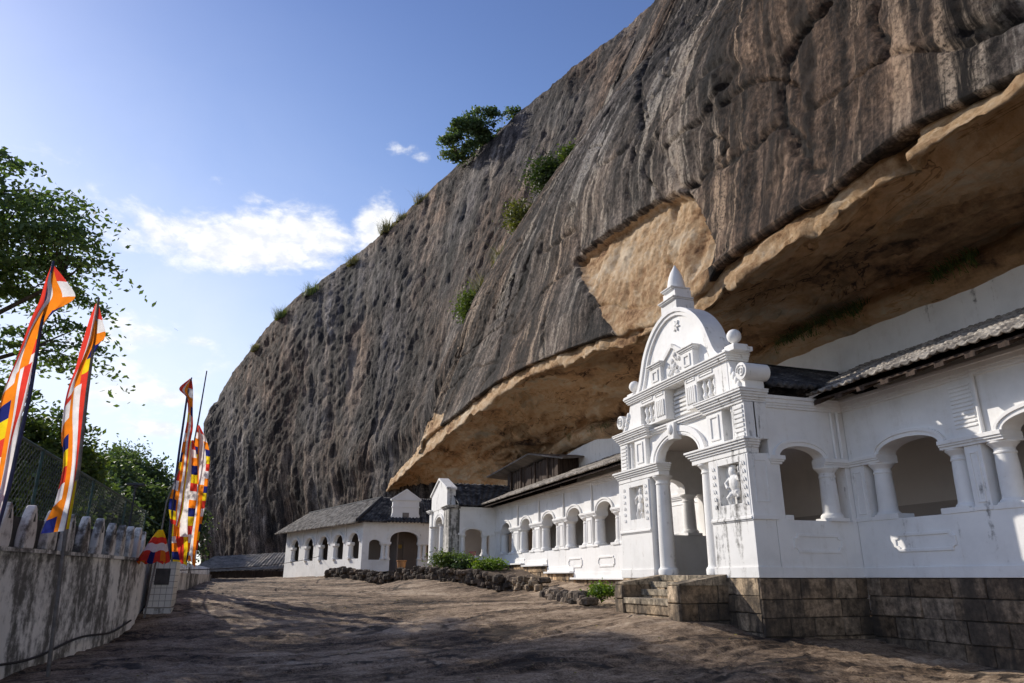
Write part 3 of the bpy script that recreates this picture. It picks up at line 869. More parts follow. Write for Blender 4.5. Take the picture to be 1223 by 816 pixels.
def stone_blocks(fr, a0, a1, ztop, zbot, d=0.0, course=.38, seed=1, tone=(.30, .235, .165), thick=.35, dark=0.0):
    rr = random.Random(seed)
    m = MB(fr)
    m.box(a0+.02, a1-.02, d-thick, d-.03, zbot, ztop-.012, (.11, .088, .066))
    z = ztop
    while z > zbot+.02:
        h = course*rr.uniform(.85, 1.15); zl = max(z-h, zbot)
        a = a0
        while a < a1-.01:
            w = rr.uniform(.35, 1.0)
            b = a+w
            if a1-b < .25: b = a1
            q = rr.uniform(.55, 1.35)*(1-dark*rr.uniform(.3, 1)); wr = rr.uniform(.0, .035)
            col = (tone[0]*q*1.12+wr, tone[1]*q*1.05+wr*.4, tone[2]*q)
            col = tuple(max(.02, c) for c in col)
            g = .004; j = lambda s=.012: rr.uniform(-s, s)
            pr = d+rr.uniform(-.012, .018)
            vs = [(a+g+j(.004), d-.05, zl+g), (b-g+j(.004), d-.05, zl+g), (b-g, d-.05, z-g), (a+g, d-.05, z-g),
                  (a+g+.012+j(), pr+j(), zl+g+.012+j()), (b-g-.012+j(), pr+j(), zl+g+.012+j()), (b-g-.012+j(), pr+j(), z-g-.012+j(.008)), (a+g+.012+j(), pr+j(), z-g-.012+j(.008))]
            m.add(vs, [(4,5,6,7), (0,1,5,4), (1,2,6,5), (2,3,7,6), (3,0,4,7), (3,2,1,0)], col)
            a = b
        z = zl
    return m
def tile_roof(name, A, B, C, D, mat, parent, tw=.22, rows=16, amp=.035, seed=3, thick=.07):
    """half-round tile roof on the quad A(eave start) B(eave end) C(ridge end) D(ridge start)"""
    A, B, C, D = [np.array(p, float) for p in (A, B, C, D)]
    L = np.linalg.norm(B-A); nt = max(4, int(L/tw)); per = 6
    U = np.linspace(0, 1, nt*per+1)
    V = []
    for r in range(rows):
        V += [r/rows+1e-4, (r+.97)/rows]
    V = np.array(V+[1.0])
    rr = np.random.default_rng(seed)
    u, v = np.meshgrid(U, V, indexing='ij')
    P = ((1-u)*(1-v))[..., None]*A + (u*(1-v))[..., None]*B + (u*v)[..., None]*C + ((1-u)*v)[..., None]*D
    nrm = np.cross(B-A, D-A); nrm /= np.linalg.norm(nrm)
    if nrm[2] < 0: nrm = -nrm
    ti = np.minimum((u*nt).astype(int), nt-1); ri = np.minimum((v*rows).astype(int), rows-1)
    J = rr.normal(0, 1, (nt, rows)); T = rr.random((nt, rows))
    ph = u*nt*2*math.pi
    lap = (v*rows) % 1.0
    h = amp*np.cos(ph) + .028*(1-lap) + .008*J[ti, ri] + .03*fbm(u*L*.35, v*3, seed, 2)
    P = P + nrm*h[..., None]
    o = grid_obj(name, P, mat, {'tint': T[ti, ri]}, smooth=False, parent=parent)
    sol = o.modifiers.new('thickness', 'SOLIDIFY'); sol.thickness = thick; sol.offset = -1 if True else 1
    return o
def obj_pane(fr, name, a0, a1, d, z0, z1, mat, parent, t=.05):
    m = MB(fr); m.box(a0, a1, d-t, d, z0, z1); return m.build(name, mat, parent)

# module used by every arcade: sill wall, arches on columns, piers and imposts, cornice
def arcade(root, fr, centres, a0, a1, p, wmat=M_WHITE, base=None, upper_ribs=True, sill_panels=True, tubes=True, cols=True):
    a, spring, rise, sill, zimp, ztop, th = p['a'], p['spring'], p['rise'], p['sill'], p['imp'], p['top'], p['th']
    cs = sorted(centres); off = p['off']
    # wall
    m = MB(fr)
    base = base or [(a0, a1, 0.0)]
    for (b0, b1, z) in base:
        m.box(b0, b1, -th, 0, z, sill)
        m.box(b0, b1, -th+.02, .035, z-.003, z+.20)
    prof = [(a0, spring)]
    for c in cs: prof += arc_pts(c, a, spring, rise)
    prof += [(a1, spring)]
    m.strip(prof, ztop-.02, -th+.01, -.01)
    w = m.build('wall', wmat, root, bevel=.008)
    # gaps between arches
    edges = [a0] + sum([[c-a, c+a] for c in cs], []) + [a1]
    for g in range(0, len(edges), 2):
        g0, g1 = edges[g], edges[g+1]
        first, last = g == 0, g == len(edges)-2
        im = MB(fr)
        moulding(im, g0-(0 if first else -.0), g1, -th-.02, zimp, [(.05, .03), (.04, .06), (spring-zimp-.09, .085)], ends=False)
        im.build('impost', wmat, root, bevel=.006)
        pl, pr = g0, g1
        if cols:
            if not first:
                column_mb(fr, g0+off, -th*.5, sill, zimp, p['r']).build('column', wmat, root, smooth=35); pl = g0+off*2+.06
            if not last:
                column_mb(fr, g1-off, -th*.5, sill, zimp, p['r']).build('column', wmat, root, smooth=35); pr = g1-off*2-.06
        if pr-pl > .12:
            pm = MB(fr)
            pm.box(pl, pr, -th+.02, -.005, sill-.01, zimp)
            if pr-pl > .3:
                pm.ring([(pl+.08, sill+.14), (pr-.08, sill+.14), (pr-.08, zimp-.12), (pl+.08, zimp-.12)], [(pl+.11, sill+.17), (pr-.11, sill+.17), (pr-.11, zimp-.15), (pl+.11, zimp-.15)], -.02, .014, closed=True)
                pm.box(pl-.02, pr+.02, -th+.03, .02, sill+.001, sill+.08)
            pm.build('pier', wmat, root, bevel=.006)
        if not first and not last and upper_ribs:
            u = MB(fr); gc = (g0+g1)/2; hw = p.get('uw', .27)
            u.box(gc-hw, gc+hw, -.03, .022, spring+.005, ztop-.26)
            if p.get('ribs'):
                zz = spring+.16
                while zz < ztop-.38:
                    u.box(gc-hw+.06, gc+hw-.06, -.02, .042, zz, zz+.035); zz += .075
            u.build('pilaster', wmat, root, bevel=.005)
            if tubes:
                t = MB(fr); t.tube([(gc-hw-.03, .04, spring+.01), (gc-hw-.03, .04, ztop-.03)], .035, 8)
                t.build('pipe_moulding', wmat, root, smooth=40)
    for c in cs:
        archivolt(fr, c, a, spring, rise, .13, -.03, .03).build('archivolt', wmat, root, bevel=.004)
        if sill_panels:
            sp = MB(fr); notched_panel(sp, c-a*.98, c+a*.98, .48, .84, -.02, .024); sp.build('wall_panel', wmat, root, bevel=.004)
    for b0, b1, z in base:
        pass
    co = MB(fr)
    moulding(co, a0, a1, -th, ztop-.26, [(.05, .035), (.05, .06), (.09, .085), (.07, .13)], ends=False)
    co.build('cornice', wmat, root, bevel=.008)
    return w

# ------------------------------------------------------------------ right-hand arcade wing
def right_wing():
    root = thing('arcade_wing', 'shaded white arcade wing right of the entrance porch, on a tall stone base', 'arcade', (12.03, 8, -1.3))
    fr = yfront(12.03)
    p = dict(a=.73, spring=2.455, rise=.235, sill=1.13, imp=2.29, top=3.77, th=.45, off=.21, r=.19, uw=.28, ribs=True)
    arcade(root, fr, [10.92, 8.17, 5.42, 2.67, -.08], -2.0, 12.52, p)
    for c in (10.92, 8.17, 5.42, 2.67):
        s = MB(fr); s.box(c+.50, c+1.1, -.42, .012, 1.12, 1.235); s.build('sill_block', M_WHITE, root, bevel=.006)
        s = MB(fr); s.box(c-1.1, c-.50, -.42, .012, 1.121, 1.235); s.build('sill_block', M_WHITE, root, bevel=.006)
    stone_blocks(fr, -2.0, 12.50, -.002, -1.75, .02, .36, 11, (.20, .165, .125), dark=.25).build('stone_plinth', M_STONE, root)
    tile_roof('roof', (11.10, -2, 3.83), (11.10, 12.9, 3.83), (15.0, 14.6, 5.50), (15.0, -2, 5.50), M_TILES, root, .2, 18, .024, 5, .045)
    r = MB()
    r.add([(11.22, -2, 3.72), (11.22, 12.9, 3.72), (14.9, 14.4, 5.32), (14.9, -2, 5.32), (11.22, -2, 3.68), (11.22, 12.9, 3.68), (14.9, 14.4, 5.28), (14.9, -2, 5.28)],
          [(0,1,2,3), (7,6,5,4), (0,1,5,4), (1,2,6,5), (2,3,7,6), (3,0,4,7)])
    r.build('roof_boarding', M_WOOD, root)
    k = 0
    y = 12.3
    ra = MB()
    while y > -1:
        ra.add([(11.2, y-.1, 3.60), (11.2, y+.1, 3.60), (12.6, y+.1, 4.20), (12.6, y-.1, 4.20), (11.2, y-.1, 3.675), (11.2, y+.1, 3.675), (12.6, y+.1, 4.275), (12.6, y-.1, 4.275)], [(0,3,2,1), (4,5,6,7), (0,1,5,4), (1,2,6,5), (2,3,7,6), (3,0,4,7)]); y -= .62
    ra.build('rafter_end', M_WOOD, root)
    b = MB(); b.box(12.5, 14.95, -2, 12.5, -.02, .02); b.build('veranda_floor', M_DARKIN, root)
    b = MB(); b.box(14.80, 14.86, -2, 24, -.9, 5.3); b.build('back_wall', M_INNER, root)
    b = MB(); b.box(14.74, 14.797, -2, 24, .0, 1.62); b.box(14.72, 14.796, -2, 24, 1.62, 1.67); b.build('dado', M_DADO, root)
    for y in (9.1, 4.0):
        b = MB(); b.box(14.70, 14.738, y-.55, y+.55, 0, 2.15); b.build('door', M_WOOD, root)
right_wing()

# white wall closing the shelter above the roof
def cave_wall(y0, y1, tops, label, x=14.93):
    ys_ = np.linspace(y0, y1, 60)
    zt = np.interp(ys_, [t[0] for t in tops], [t[1] for t in tops]) + .05*fbm(ys_*.9, 0*ys_, 3, 3)
    m = MB(yfront(x)); m.strip([(float(a), -.5) for a in ys_], [float(v) for v in zt], -.15, 0)
    o = m.build('cave_wall', M_WHITE); tag(o, label, 'wall')
cave_wall(-2, 19.6, [(-2, 6.4), (10, 6.5), (15, 6.55), (18.2, 6.62), (19.6, 6.6)], 'plain white wall under the overhang, above the right arcade roof')
cave_wall(23, 36.6, [(23, 6.45), (33, 6.4), (36.2, 6.2), (36.6, 5.2)], 'plain white wall under the overhang between porch and timber hut')

# ------------------------------------------------------------------ entrance porch
def entrance():
    X0 = 9.4
    root = thing('entrance_porch', 'ornate white gateway porch with bell gable and stone steps', 'gateway', (10.5, 15.4, 0))
    fr = yfront(X0)
    A0, A1 = 12.53, 18.42
    # piers, ground storey
    for (p0, p1, n0, n1) in ((A0, 13.98, 12.80, 13.60), (16.70, A1, 17.02, 17.80)):
        w = MB(fr)
        w.box(p0, p1, -.55, -.19, 0, 2.50)
        w.box(p0, p1, -.20, -.02, 0, 1.48); w.box(p0, p1, -.20, -.02, 2.34, 2.499)
        w.box(p0, n0, -.20, -.0205, 1.479, 2.341); w.box(n1, p1, -.20, -.0205, 1.479, 2.341)
        w.box(p0-.035, p1+.035, -.56, .03, -.004, .21)
        w.build('pier', M_OLD, root, bevel=.01)
    for (p0, p1, n0, n1) in ((A0, 13.98, 12.80, 13.60), (16.70, A1, 17.02, 17.80)):
        t = MB(fr)
        t.box(p0, p1, -.03, 0, .21, 1.12)
        moulding(t, p0, p1, -.04, 1.115, [(.03, .02), (.045, .045), (.035, .025)], ends=False)
        # frame round the relief niche
        t.box(p0+.04, n0, -.03, .01, 1.23, 2.47); t.box(n1, p1-.04, -.03, .01, 1.23, 2.47)
        t.box(n0, n1, -.03, .008, 1.23, 1.48); t.box(n0, n1, -.03, .008, 2.34, 2.47)
        # leaf chips on the side strips
        for side in ((p0+.04+n0)/2, (n1+p1-.04)/2):
            for k in range(6):
                z = 1.42+k*.165
                for q in (-1, 1):
                    t.prism([(side+q*.035-.028, z), (side+q*.035+.028, z+.03), (side+q*.035+.022, z+.10), (side+q*.035-.02, z+.07)], .0, .032)
        t.build('niche_surround', M_OLD, root, bevel=.005)
    # relief figures: guardian on each pier
    def relief(a, zc, kind):
        m = MB(fr)
        def el(x, z, rx, rz, dd=.05, rd=.07): m.ball((a+x, -.17+dd, zc+z), 1.0, 12, 8, (rx, rd, rz))
        def limb(pts, r): m.tube([(a+x, -.15+dd, zc+z) for x, z, dd in pts], r, 8)
        if kind == 0:      # squat dwarf with raised club
            el(.03, .26, .105, .115, .07); el(.03, .36, .13, .06, .05); el(-.01, .02, .17, .20, .06, .09); el(0, -.16, .16, .12, .05)
            limb([(.12, .12, .04), (.25, .02, .08), (.14, -.10, .12)], [.06, .05, .042]); limb([(-.12, .12, .04), (-.25, .06, .07), (-.24, .22, .09)], [.06, .05, .045])
            limb([(-.09, -.2, .04), (-.17, -.3, .09), (-.13, -.42, .05)], [.075, .06, .05]); limb([(.09, -.2, .04), (.18, -.29, .09), (.17, -.42, .05)], [.075, .06, .05])
            el(-.24, .30, .05, .09, .06)
        else:              # slim dancing figure
            el(-.06, .30, .075, .10, .06); el(-.06, .40, .10, .05, .05); el(-.02, .12, .10, .16, .05); el(.03, -.08, .13, .12, .05)
            limb([(-.10, .20, .04), (-.20, .10, .08), (-.10, .02, .10)], [.045, .038, .032]); limb([(.08, .20, .04), (.19, .12, .07), (.24, -.02, .05)], [.045, .038, .032])
            limb([(-.04, -.14, .04), (-.12, -.28, .08), (-.07, -.44, .04)], [.065, .05, .04]); limb([(.09, -.14, .04), (.13, -.28, .07), (.12, -.44, .04)], [.065, .05, .04])
            el(-.07, -.43, .07, .03, .05); el(.14, -.43, .07, .03, .05)
        o = m.build('relief_figure', M_OLD, root)
        rm = o.modifiers.new('weld', 'REMESH'); rm.mode = 'VOXEL'; rm.voxel_size = .014; rm.use_smooth_shade = True
        sm = o.modifiers.new('soft', 'SMOOTH'); sm.iterations = 3
    relief(13.20, 1.92, 0); relief(17.41, 1.90, 1)
    # columns flanking the door
    for a in (14.33, 16.46):
        column_mb(fr, a, -.27, .06, 2.50, .20, False).build('column', M_OLD, root, smooth=35)
    for p0, p1 in ((A0, 14.62), (16.17, A1)):
        e = MB(fr)                               # entablature on each pier, returning over the column
        e.box(p0, p1, -.31, .0, 2.50, 2.62)
        moulding(e, p0, p1, -.31, 2.61, [(.05, .03), (.05, .065), (.05, .10), (.045, .13)])
        e.build('entablature', M_OLD, root, bevel=.006)
    # centre bay with the door arch
    c = MB(fr)
    c.strip([(13.9, 2.81)] + arc_pts(15.42, .99, 2.81, .56, 24) + [(16.8, 2.81)], 3.62, -.34, -.16)
    c.build('arch_wall', M_OLD, root, bevel=.006)
    av = MB(fr)
    av.ring(arc_pts(15.42, 1.24, 2.81, .76, 24), arc_pts(15.42, .98, 2.81, .55, 24), -.17, -.10)
    av.ring(arc_pts(15.42, 1.27, 2.81, .79, 24), arc_pts(15.42, 1.12, 2.81, .64, 24), -.17, -.06)
    av.ring(arc_pts(15.42, 1.06, 2.81, .63, 24), arc_pts(15.42, 1.01, 2.81, .58, 24), -.17, -.08)
    av.build('archivolt', M_WHITE, root, bevel=.005)
    ks = MB(fr); ks.prism([(15.30, 3.27), (15.54, 3.27), (15.60, 3.68), (15.24, 3.68)], -.2, .03); ks.ball((15.42, .03, 3.52), .10, sc=(1, .6, 1.3))
    ks.build('keystone', M_OLD, root, bevel=.006)
    # second storey
    for p0, p1, mir in ((12.50, 13.96, 0), (16.72, 18.28, 1)):
        s2 = MB(fr)
        s2.box(p0, p1, -.58, -.26, 2.80, 3.60)
        f = (lambda t: p0+t) if not mir else (lambda t: p1-t)
        def bx(t0, t1, d0, d1, z0, z1):
            q0, q1 = sorted((f(t0), f(t1))); s2.box(q0, q1, d0, d1, z0, z1)
        bx(0, .42, -.3, -.03, 2.80, 3.60)                       # rusticated corner pilaster
        for k in range(7): bx(.05, .37, -.04, -.005, 2.86+k*.10, 2.925+k*.10)
        s2.lathe(f(.52), -.15, [(.085, 2.81), (.085, 2.86), (.07, 2.88), (.062, 3.45), (.08, 3.48), (.09, 3.59)], 14)
        bx(.83, 1.44, -.3, -.04, 2.80, 3.60)                    # panelled pilaster
        q0, q1 = sorted((f(.95), f(1.30)))
        s2.ring([(q0, 2.93), (q1, 2.93), (q1, 3.50), (q0, 3.50)], [(q0+.05, 2.98), (q1-.05, 2.98), (q1-.05, 3.45), (q0+.05, 3.45)], -.05, -.015, closed=True)
        s2.build('upper_storey', M_OLD, root, bevel=.005)
    c2 = MB(fr)
    for p0, p1 in ((12.50, 14.02), (16.66, 18.28)):
        moulding(c2, p0, p1, -.6, 3.58, [(.06, .0), (.05, .03), (.05, .07), (.05, .10), (.05, .135), (.03, .15)])
    moulding(c2, 14.02, 16.66, -.58, 3.60, [(.04, -.10), (.05, -.06), (.04, -.03)], ends=False)
    c2.build('cornice', M_OLD, root, bevel=.006)
    # third storey: scrolls, balustrades, fluted pilasters
    s3 = MB(fr)
    s3.box(12.98, 17.62, -.58, -.34, 3.80, 4.64)
    for b0, b1 in ((12.98, 13.47), (14.22, 14.74), (15.70, 16.24), (17.02, 17.60)): s3.box(b0, b1, -.36, -.05, 3.86, 4.64)
    for b0, b1 in ((13.47, 14.22), (16.24, 17.02)):
        s3.box(b0, b1, -.36, -.052, 4.45, 4.64); s3.box(b0, b1, -.36, -.053, 3.86, 3.91)
    for g0 in (14.28, 15.76):
        for k in range(5): s3.box(g0+k*.085, g0+k*.085+.05, -.06, -.02, 3.98, 4.40)
    for k in range(6): s3.box(14.78, 15.66, -.35, -.28, 3.90+k*.11, 3.96+k*.11)
    for c0, c1 in ((13.55, 14.12), (14.30, 14.68), (15.78, 16.18), (16.34, 16.95)):
        s3.ring([(c0, 4.52), (c1, 4.52), (c1, 4.60), (c0, 4.60)], [(c0+.03, 4.535), (c1-.03, 4.535), (c1-.03, 4.585), (c0+.03, 4.585)], -.06, -.03, closed=True)
    s3.build('attic_wall', M_OLD, root, bevel=.004)
    for b0, b1 in ((13.47, 14.22), (16.24, 17.02)):
        for k in range(3):
            a = b0+(b1-b0)*(k+.75)/3.5
            b = MB(fr); b.lathe(a, -.17, [(.05, 3.91), (.05, 3.95), (.032, 3.97), (.07, 4.06), (.035, 4.16), (.05, 4.18), (.035, 4.20), (.07, 4.31), (.034, 4.40), (.05, 4.42), (.05, 4.455)], 12)
            b.build('baluster', M_WHITE, root, smooth=40)
    for mir in (0, 1):
        g = (lambda a: a) if not mir else (lambda a: 30.55-a)
        sc = MB(fr)
        sc.prism([(g(a), z) for a, z in [(13.0, 3.86), (12.42, 3.86), (12.42, 4.06), (12.60, 4.20), (12.74, 4.28), (12.86, 4.42), (12.94, 4.62), (13.0, 4.63)]], -.54, -.06)
        for k in range(4): sc.ball((g(12.62+.07*k), -.05, 3.98+.12*k), .07, 10, 7, (1, .7, 1.4))
        rr_ = [(g(12.42)+.19*math.cos(q), 4.23+.19*math.sin(q)) for q in np.linspace(0, 2*math.pi, 22)[:-1]]
        sc.prism(rr_, -.60, .02)
        sp = [(.15*(1-k/26)*math.cos(k*.55), .15*(1-k/26)*math.sin(k*.55)) for k in range(24)]
        sc.tube([(g(12.42)+x, .03, 4.23+z) for x, z in sp], .014, 6)
        sc.build('scroll', M_OLD, root, smooth=40)
        bl = MB(fr); a = g(12.90)
        bl.box(a-.27, a+.17 if not mir else a+.27, -.52, -.02, 4.80, 4.90); bl.box(a-.2, a+.15, -.45, -.08, 4.90, 4.97)
        bl.lathe(a, -.26, [(.14, 4.96), (.07, 5.0), (.05, 5.04), (.09, 5.07)], 14); bl.ball((a, -.26, 5.20), .165, 18, 12)
        bl.build('ball_ornament', M_OLD, root, smooth=40)
    c3 = MB(fr); moulding(c3, 12.90, 17.66, -.58, 4.63, [(.04, .0), (.05, .03), (.05, .06), (.04, .09)]); c3.build('cornice', M_OLD, root, bevel=.006)
    # bell-shaped gable
    yc = 15.26
    half = [(2.02, 4.80), (1.96, 4.88), (1.86, 4.98), (1.77, 5.12), (1.68, 5.32), (1.60, 5.5), (1.53, 5.66), (1.45, 5.8), (1.34, 5.95), (1.20, 6.11), (1.03, 6.26), (.82, 6.41), (.58, 6.53), (.30, 6.62), (0, 6.65)]
    outer = [(yc-a, z) for a, z in half] + [(yc+a, z) for a, z in half[-2::-1]]
    inner = [(yc+(a-yc)*.86, 4.80+(z-4.80)*.90) for a, z in outer]
    g = MB(fr); g.prism(outer, -.60, -.15); g.build('gable', M_WHITE, root, bevel=.01)
    rim = MB(fr); rim.ring(outer, inner, -.155, -.09)
    i2 = [(yc+(a-yc)*.93, 4.80+(z-4.80)*.95) for a, z in outer]; rim.ring([(yc+(a-yc)*1.012, 4.80+(z-4.80)*1.008) for a, z in outer], i2, -.6, -.05)
    rim.build('gable_rim', M_WHITE, root, bevel=.006)
    st = MB(fr)
    ce = (15.06, 6.17)
    for k in range(6):
        q = k*math.pi/3+.2; x, z = math.cos(q), math.sin(q)
        st.prism([(ce[0]+x*.03-z*.02, ce[1]+z*.03+x*.02), (ce[0]+x*.10-z*.03, ce[1]+z*.10+x*.03), (ce[0]+x*.16, ce[1]+z*.16), (ce[0]+x*.10+z*.03, ce[1]+z*.10-x*.03), (ce[0]+x*.03+z*.02, ce[1]+z*.03-x*.02)], -.16, -.11)
    st.build('star_ornament', M_OLD, root)
    # small aedicule in the middle
    ae = MB(fr)
    for a0_, a1_ in ((14.18, 14.72), (15.72, 16.26)):
        ae.box(a0_, a1_, -.2, .02, 4.80, 5.28); moulding(ae, a0_, a1_, -.2, 5.27, [(.04, .04), (.045, .07), (.03, .10)])
        ae.ring([(a0_+.12, 4.9), (a1_-.12, 4.9), (a1_-.12, 5.2), (a0_+.12, 5.2)], [(a0_+.17, 4.95), (a1_-.17, 4.95), (a1_-.17, 5.15), (a0_+.17, 5.15)], .0, .045, closed=True)
    ae.prism([(14.72, 4.80), (15.72, 4.80), (15.72, 5.38), (15.22, 5.66), (14.72, 5.38)], -.2, -.08)
    ae.ring([(14.66, 5.38), (15.22, 5.73), (15.78, 5.38)], [(14.72, 5.30), (15.22, 5.62), (15.72, 5.30)], -.2, -.03)
    rr = random.Random(4)
    for k in range(34):
        q = rr.uniform(0, 6.28); ra = rr.uniform(.0, .34)
        ae.ball((15.22+ra*math.cos(q), -.07, 5.10+ra*.95*math.sin(q)), rr.uniform(.035, .065), 8, 6, (1, .8, 1.2))
    ae.build('aedicule', M_OLD, root, smooth=30)
    # pedestal and finial
    pe = MB(fr); cy_ = 15.26
    pe.box(cy_-.38, cy_+.38, -.62, -.08, 6.55, 6.86); moulding(pe, cy_-.38, cy_+.38, -.62, 6.85, [(.03, -.05), (.04, -.02), (.03, .01)])
    pe.box(cy_-.30, cy_+.30, -.60, -.12, 6.94, 7.18); moulding(pe, cy_-.30, cy_+.30, -.62, 7.17, [(.03, -.09), (.04, -.06), (.03, -.03)])
    po = pe.build('finial_pedestal', M_OLD, root, bevel=.006)
    fi = MB(fr); fi.lathe(cy_, -.36, [(.20, 7.26), (.235, 7.30), (.235, 7.36), (.215, 7.5), (.18, 7.64), (.13, 7.77), (.075, 7.87), (.05, 7.92), (.012, 7.99)], 20)
    fi.build('finial', M_OLD, root, smooth=40)
    # side walls with an arch each
    for fr2, nm in ((xfront(12.53), 'near'), (yback(18.42), 'far')):
        s = MB(fr2)
        s.box(9.97, 10.20, -.30, -.004, 0, 2.46); s.box(9.96, 12.03, -.30, 0, 0, 1.135)
        s.box(9.96, 12.05, -.28, .03, -.004, .20)
        s.box(10.20, 10.40, -.28, .01, 1.13, 1.235)
        s.box(11.92, 12.14, -.30, -.005, 1.13, 3.75); s.box(11.95, 12.15, -.30, -.002, -.3, 1.134)
        s.strip([(9.97, 2.46)] + arc_pts(10.78, .57, 2.46, .235, 18) + [(12.03, 2.46)], 3.74, -.30, -.012)
        s.box(9.40, 9.97, -.30, .012, 1.225, 2.47); s.box(9.38, 9.99, -.30, .04, 1.13, 1.225)
        s.ring([(9.52, 1.48), (9.86, 1.48), (9.86, 2.36), (9.52, 2.36)], [(9.55, 1.51), (9.83, 1.51), (9.83, 2.33), (9.55, 2.33)], -.01, .026, closed=True)
        notched_panel(s, 10.32, 11.58, .48, .86, -.02, .022)
        s.build('side_wall', M_WHITE if nm == 'near' else M_WHITE, root, bevel=.006)
        im = MB(fr2); moulding(im, 9.99, 10.22, -.33, 2.28, [(.05, .03), (.04, .06), (.09, .085)]); im.build('impost', M_WHITE, root, bevel=.005)
        im = MB(fr2); moulding(im, 11.33, 12.02, -.33, 2.28, [(.05, .03), (.04, .06), (.092, .086)], ends=False)
        im.build('impost', M_WHITE, root, bevel=.005)
        column_mb(fr2, 11.53, -.15, 1.13, 2.28, .185).build('column', M_WHITE, root, smooth=35)
        archivolt(fr2, 10.78, .57, 2.46, .235, .13, -.03, .03).build('archivolt', M_WHITE, root, bevel=.004)
        co = MB(fr2); moulding(co, 9.98, 12.0, -.3, 3.50, [(.05, .035), (.05, .06), (.09, .085), (.07, .12)], ends=False); co.build('side_cornice', M_WHITE, root, bevel=.006)
        pm = MB(fr2); pm.tube([(11.86, .03, 2.47), (11.86, .03, 3.5)], .035, 8); pm.tube([(11.70, .02, 2.47), (11.70, .02, 3.5)], .03, 8); pm.build('pipe_moulding', M_WHITE, root, smooth=40)
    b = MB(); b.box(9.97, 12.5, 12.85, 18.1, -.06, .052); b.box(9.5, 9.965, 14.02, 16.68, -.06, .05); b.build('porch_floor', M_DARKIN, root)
    # roof behind the facade
    tile_roof('roof', (9.98, 12.25, 3.90), (13.2, 12.25, 3.90), (15.0, 15.5, 5.40), (9.98, 15.5, 5.40), M_TILES_DARK, root, .2, 14, .03, 8)
    tile_roof('roof', (9.98, 18.7, 3.90), (13.2, 18.7, 3.90), (15.0, 15.5, 5.40), (9.98, 15.5, 5.40), M_TILES_DARK, root, .2, 14, .03, 9)
    rc = MB(); rc.tube([(9.98, 15.5, 5.46), (15.0, 15.5, 5.46)], .09, 8); rc.build('ridge_cap', M_TILES_DARK, root)
    # stone base
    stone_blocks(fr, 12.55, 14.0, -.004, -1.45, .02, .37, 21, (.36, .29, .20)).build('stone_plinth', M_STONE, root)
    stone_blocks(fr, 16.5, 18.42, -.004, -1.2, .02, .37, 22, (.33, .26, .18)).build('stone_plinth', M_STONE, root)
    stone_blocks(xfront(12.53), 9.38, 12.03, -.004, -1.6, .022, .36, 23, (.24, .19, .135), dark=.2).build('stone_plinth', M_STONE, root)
    ceiling = MB(); ceiling.box(9.95, 12.2, 12.8, 18.15, 3.50, 3.56); ceiling.build('porch_ceiling', M_INNER, root)
entrance()

# ------------------------------------------------------------------ steps
def steps():
    root = thing('stone_steps', 'short flight of stone steps with side blocks at the porch door', 'steps', (8.8, 15, -.8))
    rr = random.Random(3)
    for (x0, zt) in ((8.22, -.44), (8.70, -.262), (8.96, -.09), (9.22, .055)):
        m = stone_blocks(yfront(x0), 14.05, 16.10, zt-.002, -1.2 if x0 == 8.22 else zt-.25, 0, .30, int(x0*100), (.33, .27, .19), thick=9.95-x0 if x0 > 9.2 else 1.3)
        a = 14.05
        while a < 16.08:
            b = min(a+rr.uniform(.45, .8), 16.10); q = rr.uniform(.8, 1.2)
            m.box(a+.004, b-.004, -.62 if x0 < 9.2 else -.75, .03, zt-.13, zt+rr.uniform(-.006, .006), (.34*q, .28*q, .2*q)); a = b
        m.build('step', M_STONE, root, bevel=.012)
    for (y0, y1, zf, zb) in ((13.60, 14.05, -.12, .07), (16.10, 16.52, -.10, .07)):
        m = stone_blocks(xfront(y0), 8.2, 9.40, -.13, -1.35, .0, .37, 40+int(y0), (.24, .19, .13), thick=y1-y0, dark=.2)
        m.fr = lambda a, d, z: (a, d, z)
        q = 1.0
        for k in range(3):
            xa, xb = 8.2+k*.4, 8.6+k*.4
            za, zb_ = zf+(zb-zf)*k/3, zf+(zb-zf)*(k+1)/3
            q = rr.uniform(.8, 1.15)
            m.add([(xa+.004, y0-.02, -.16), (xb-.004, y0-.02, -.16), (xb-.004, y1, -.16), (xa+.004, y1, -.16), (xa+.004, y0-.02, za), (xb-.004, y0-.02, zb_), (xb-.004, y1, zb_), (xa+.004, y1, za)],
                  [(0,3,2,1), (4,5,6,7), (0,1,5,4), (1,2,6,5), (2,3,7,6), (3,0,4,7)], (.34*q, .27*q, .185*q))
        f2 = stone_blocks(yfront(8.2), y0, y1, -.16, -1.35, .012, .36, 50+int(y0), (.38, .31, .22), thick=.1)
        m.v += [v for v in f2.v]; off = len(m.v)-len(f2.v)
        m.f += [[i+off for i in f] for f in f2.f]; m.fc += f2.fc
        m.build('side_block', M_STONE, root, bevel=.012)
steps()

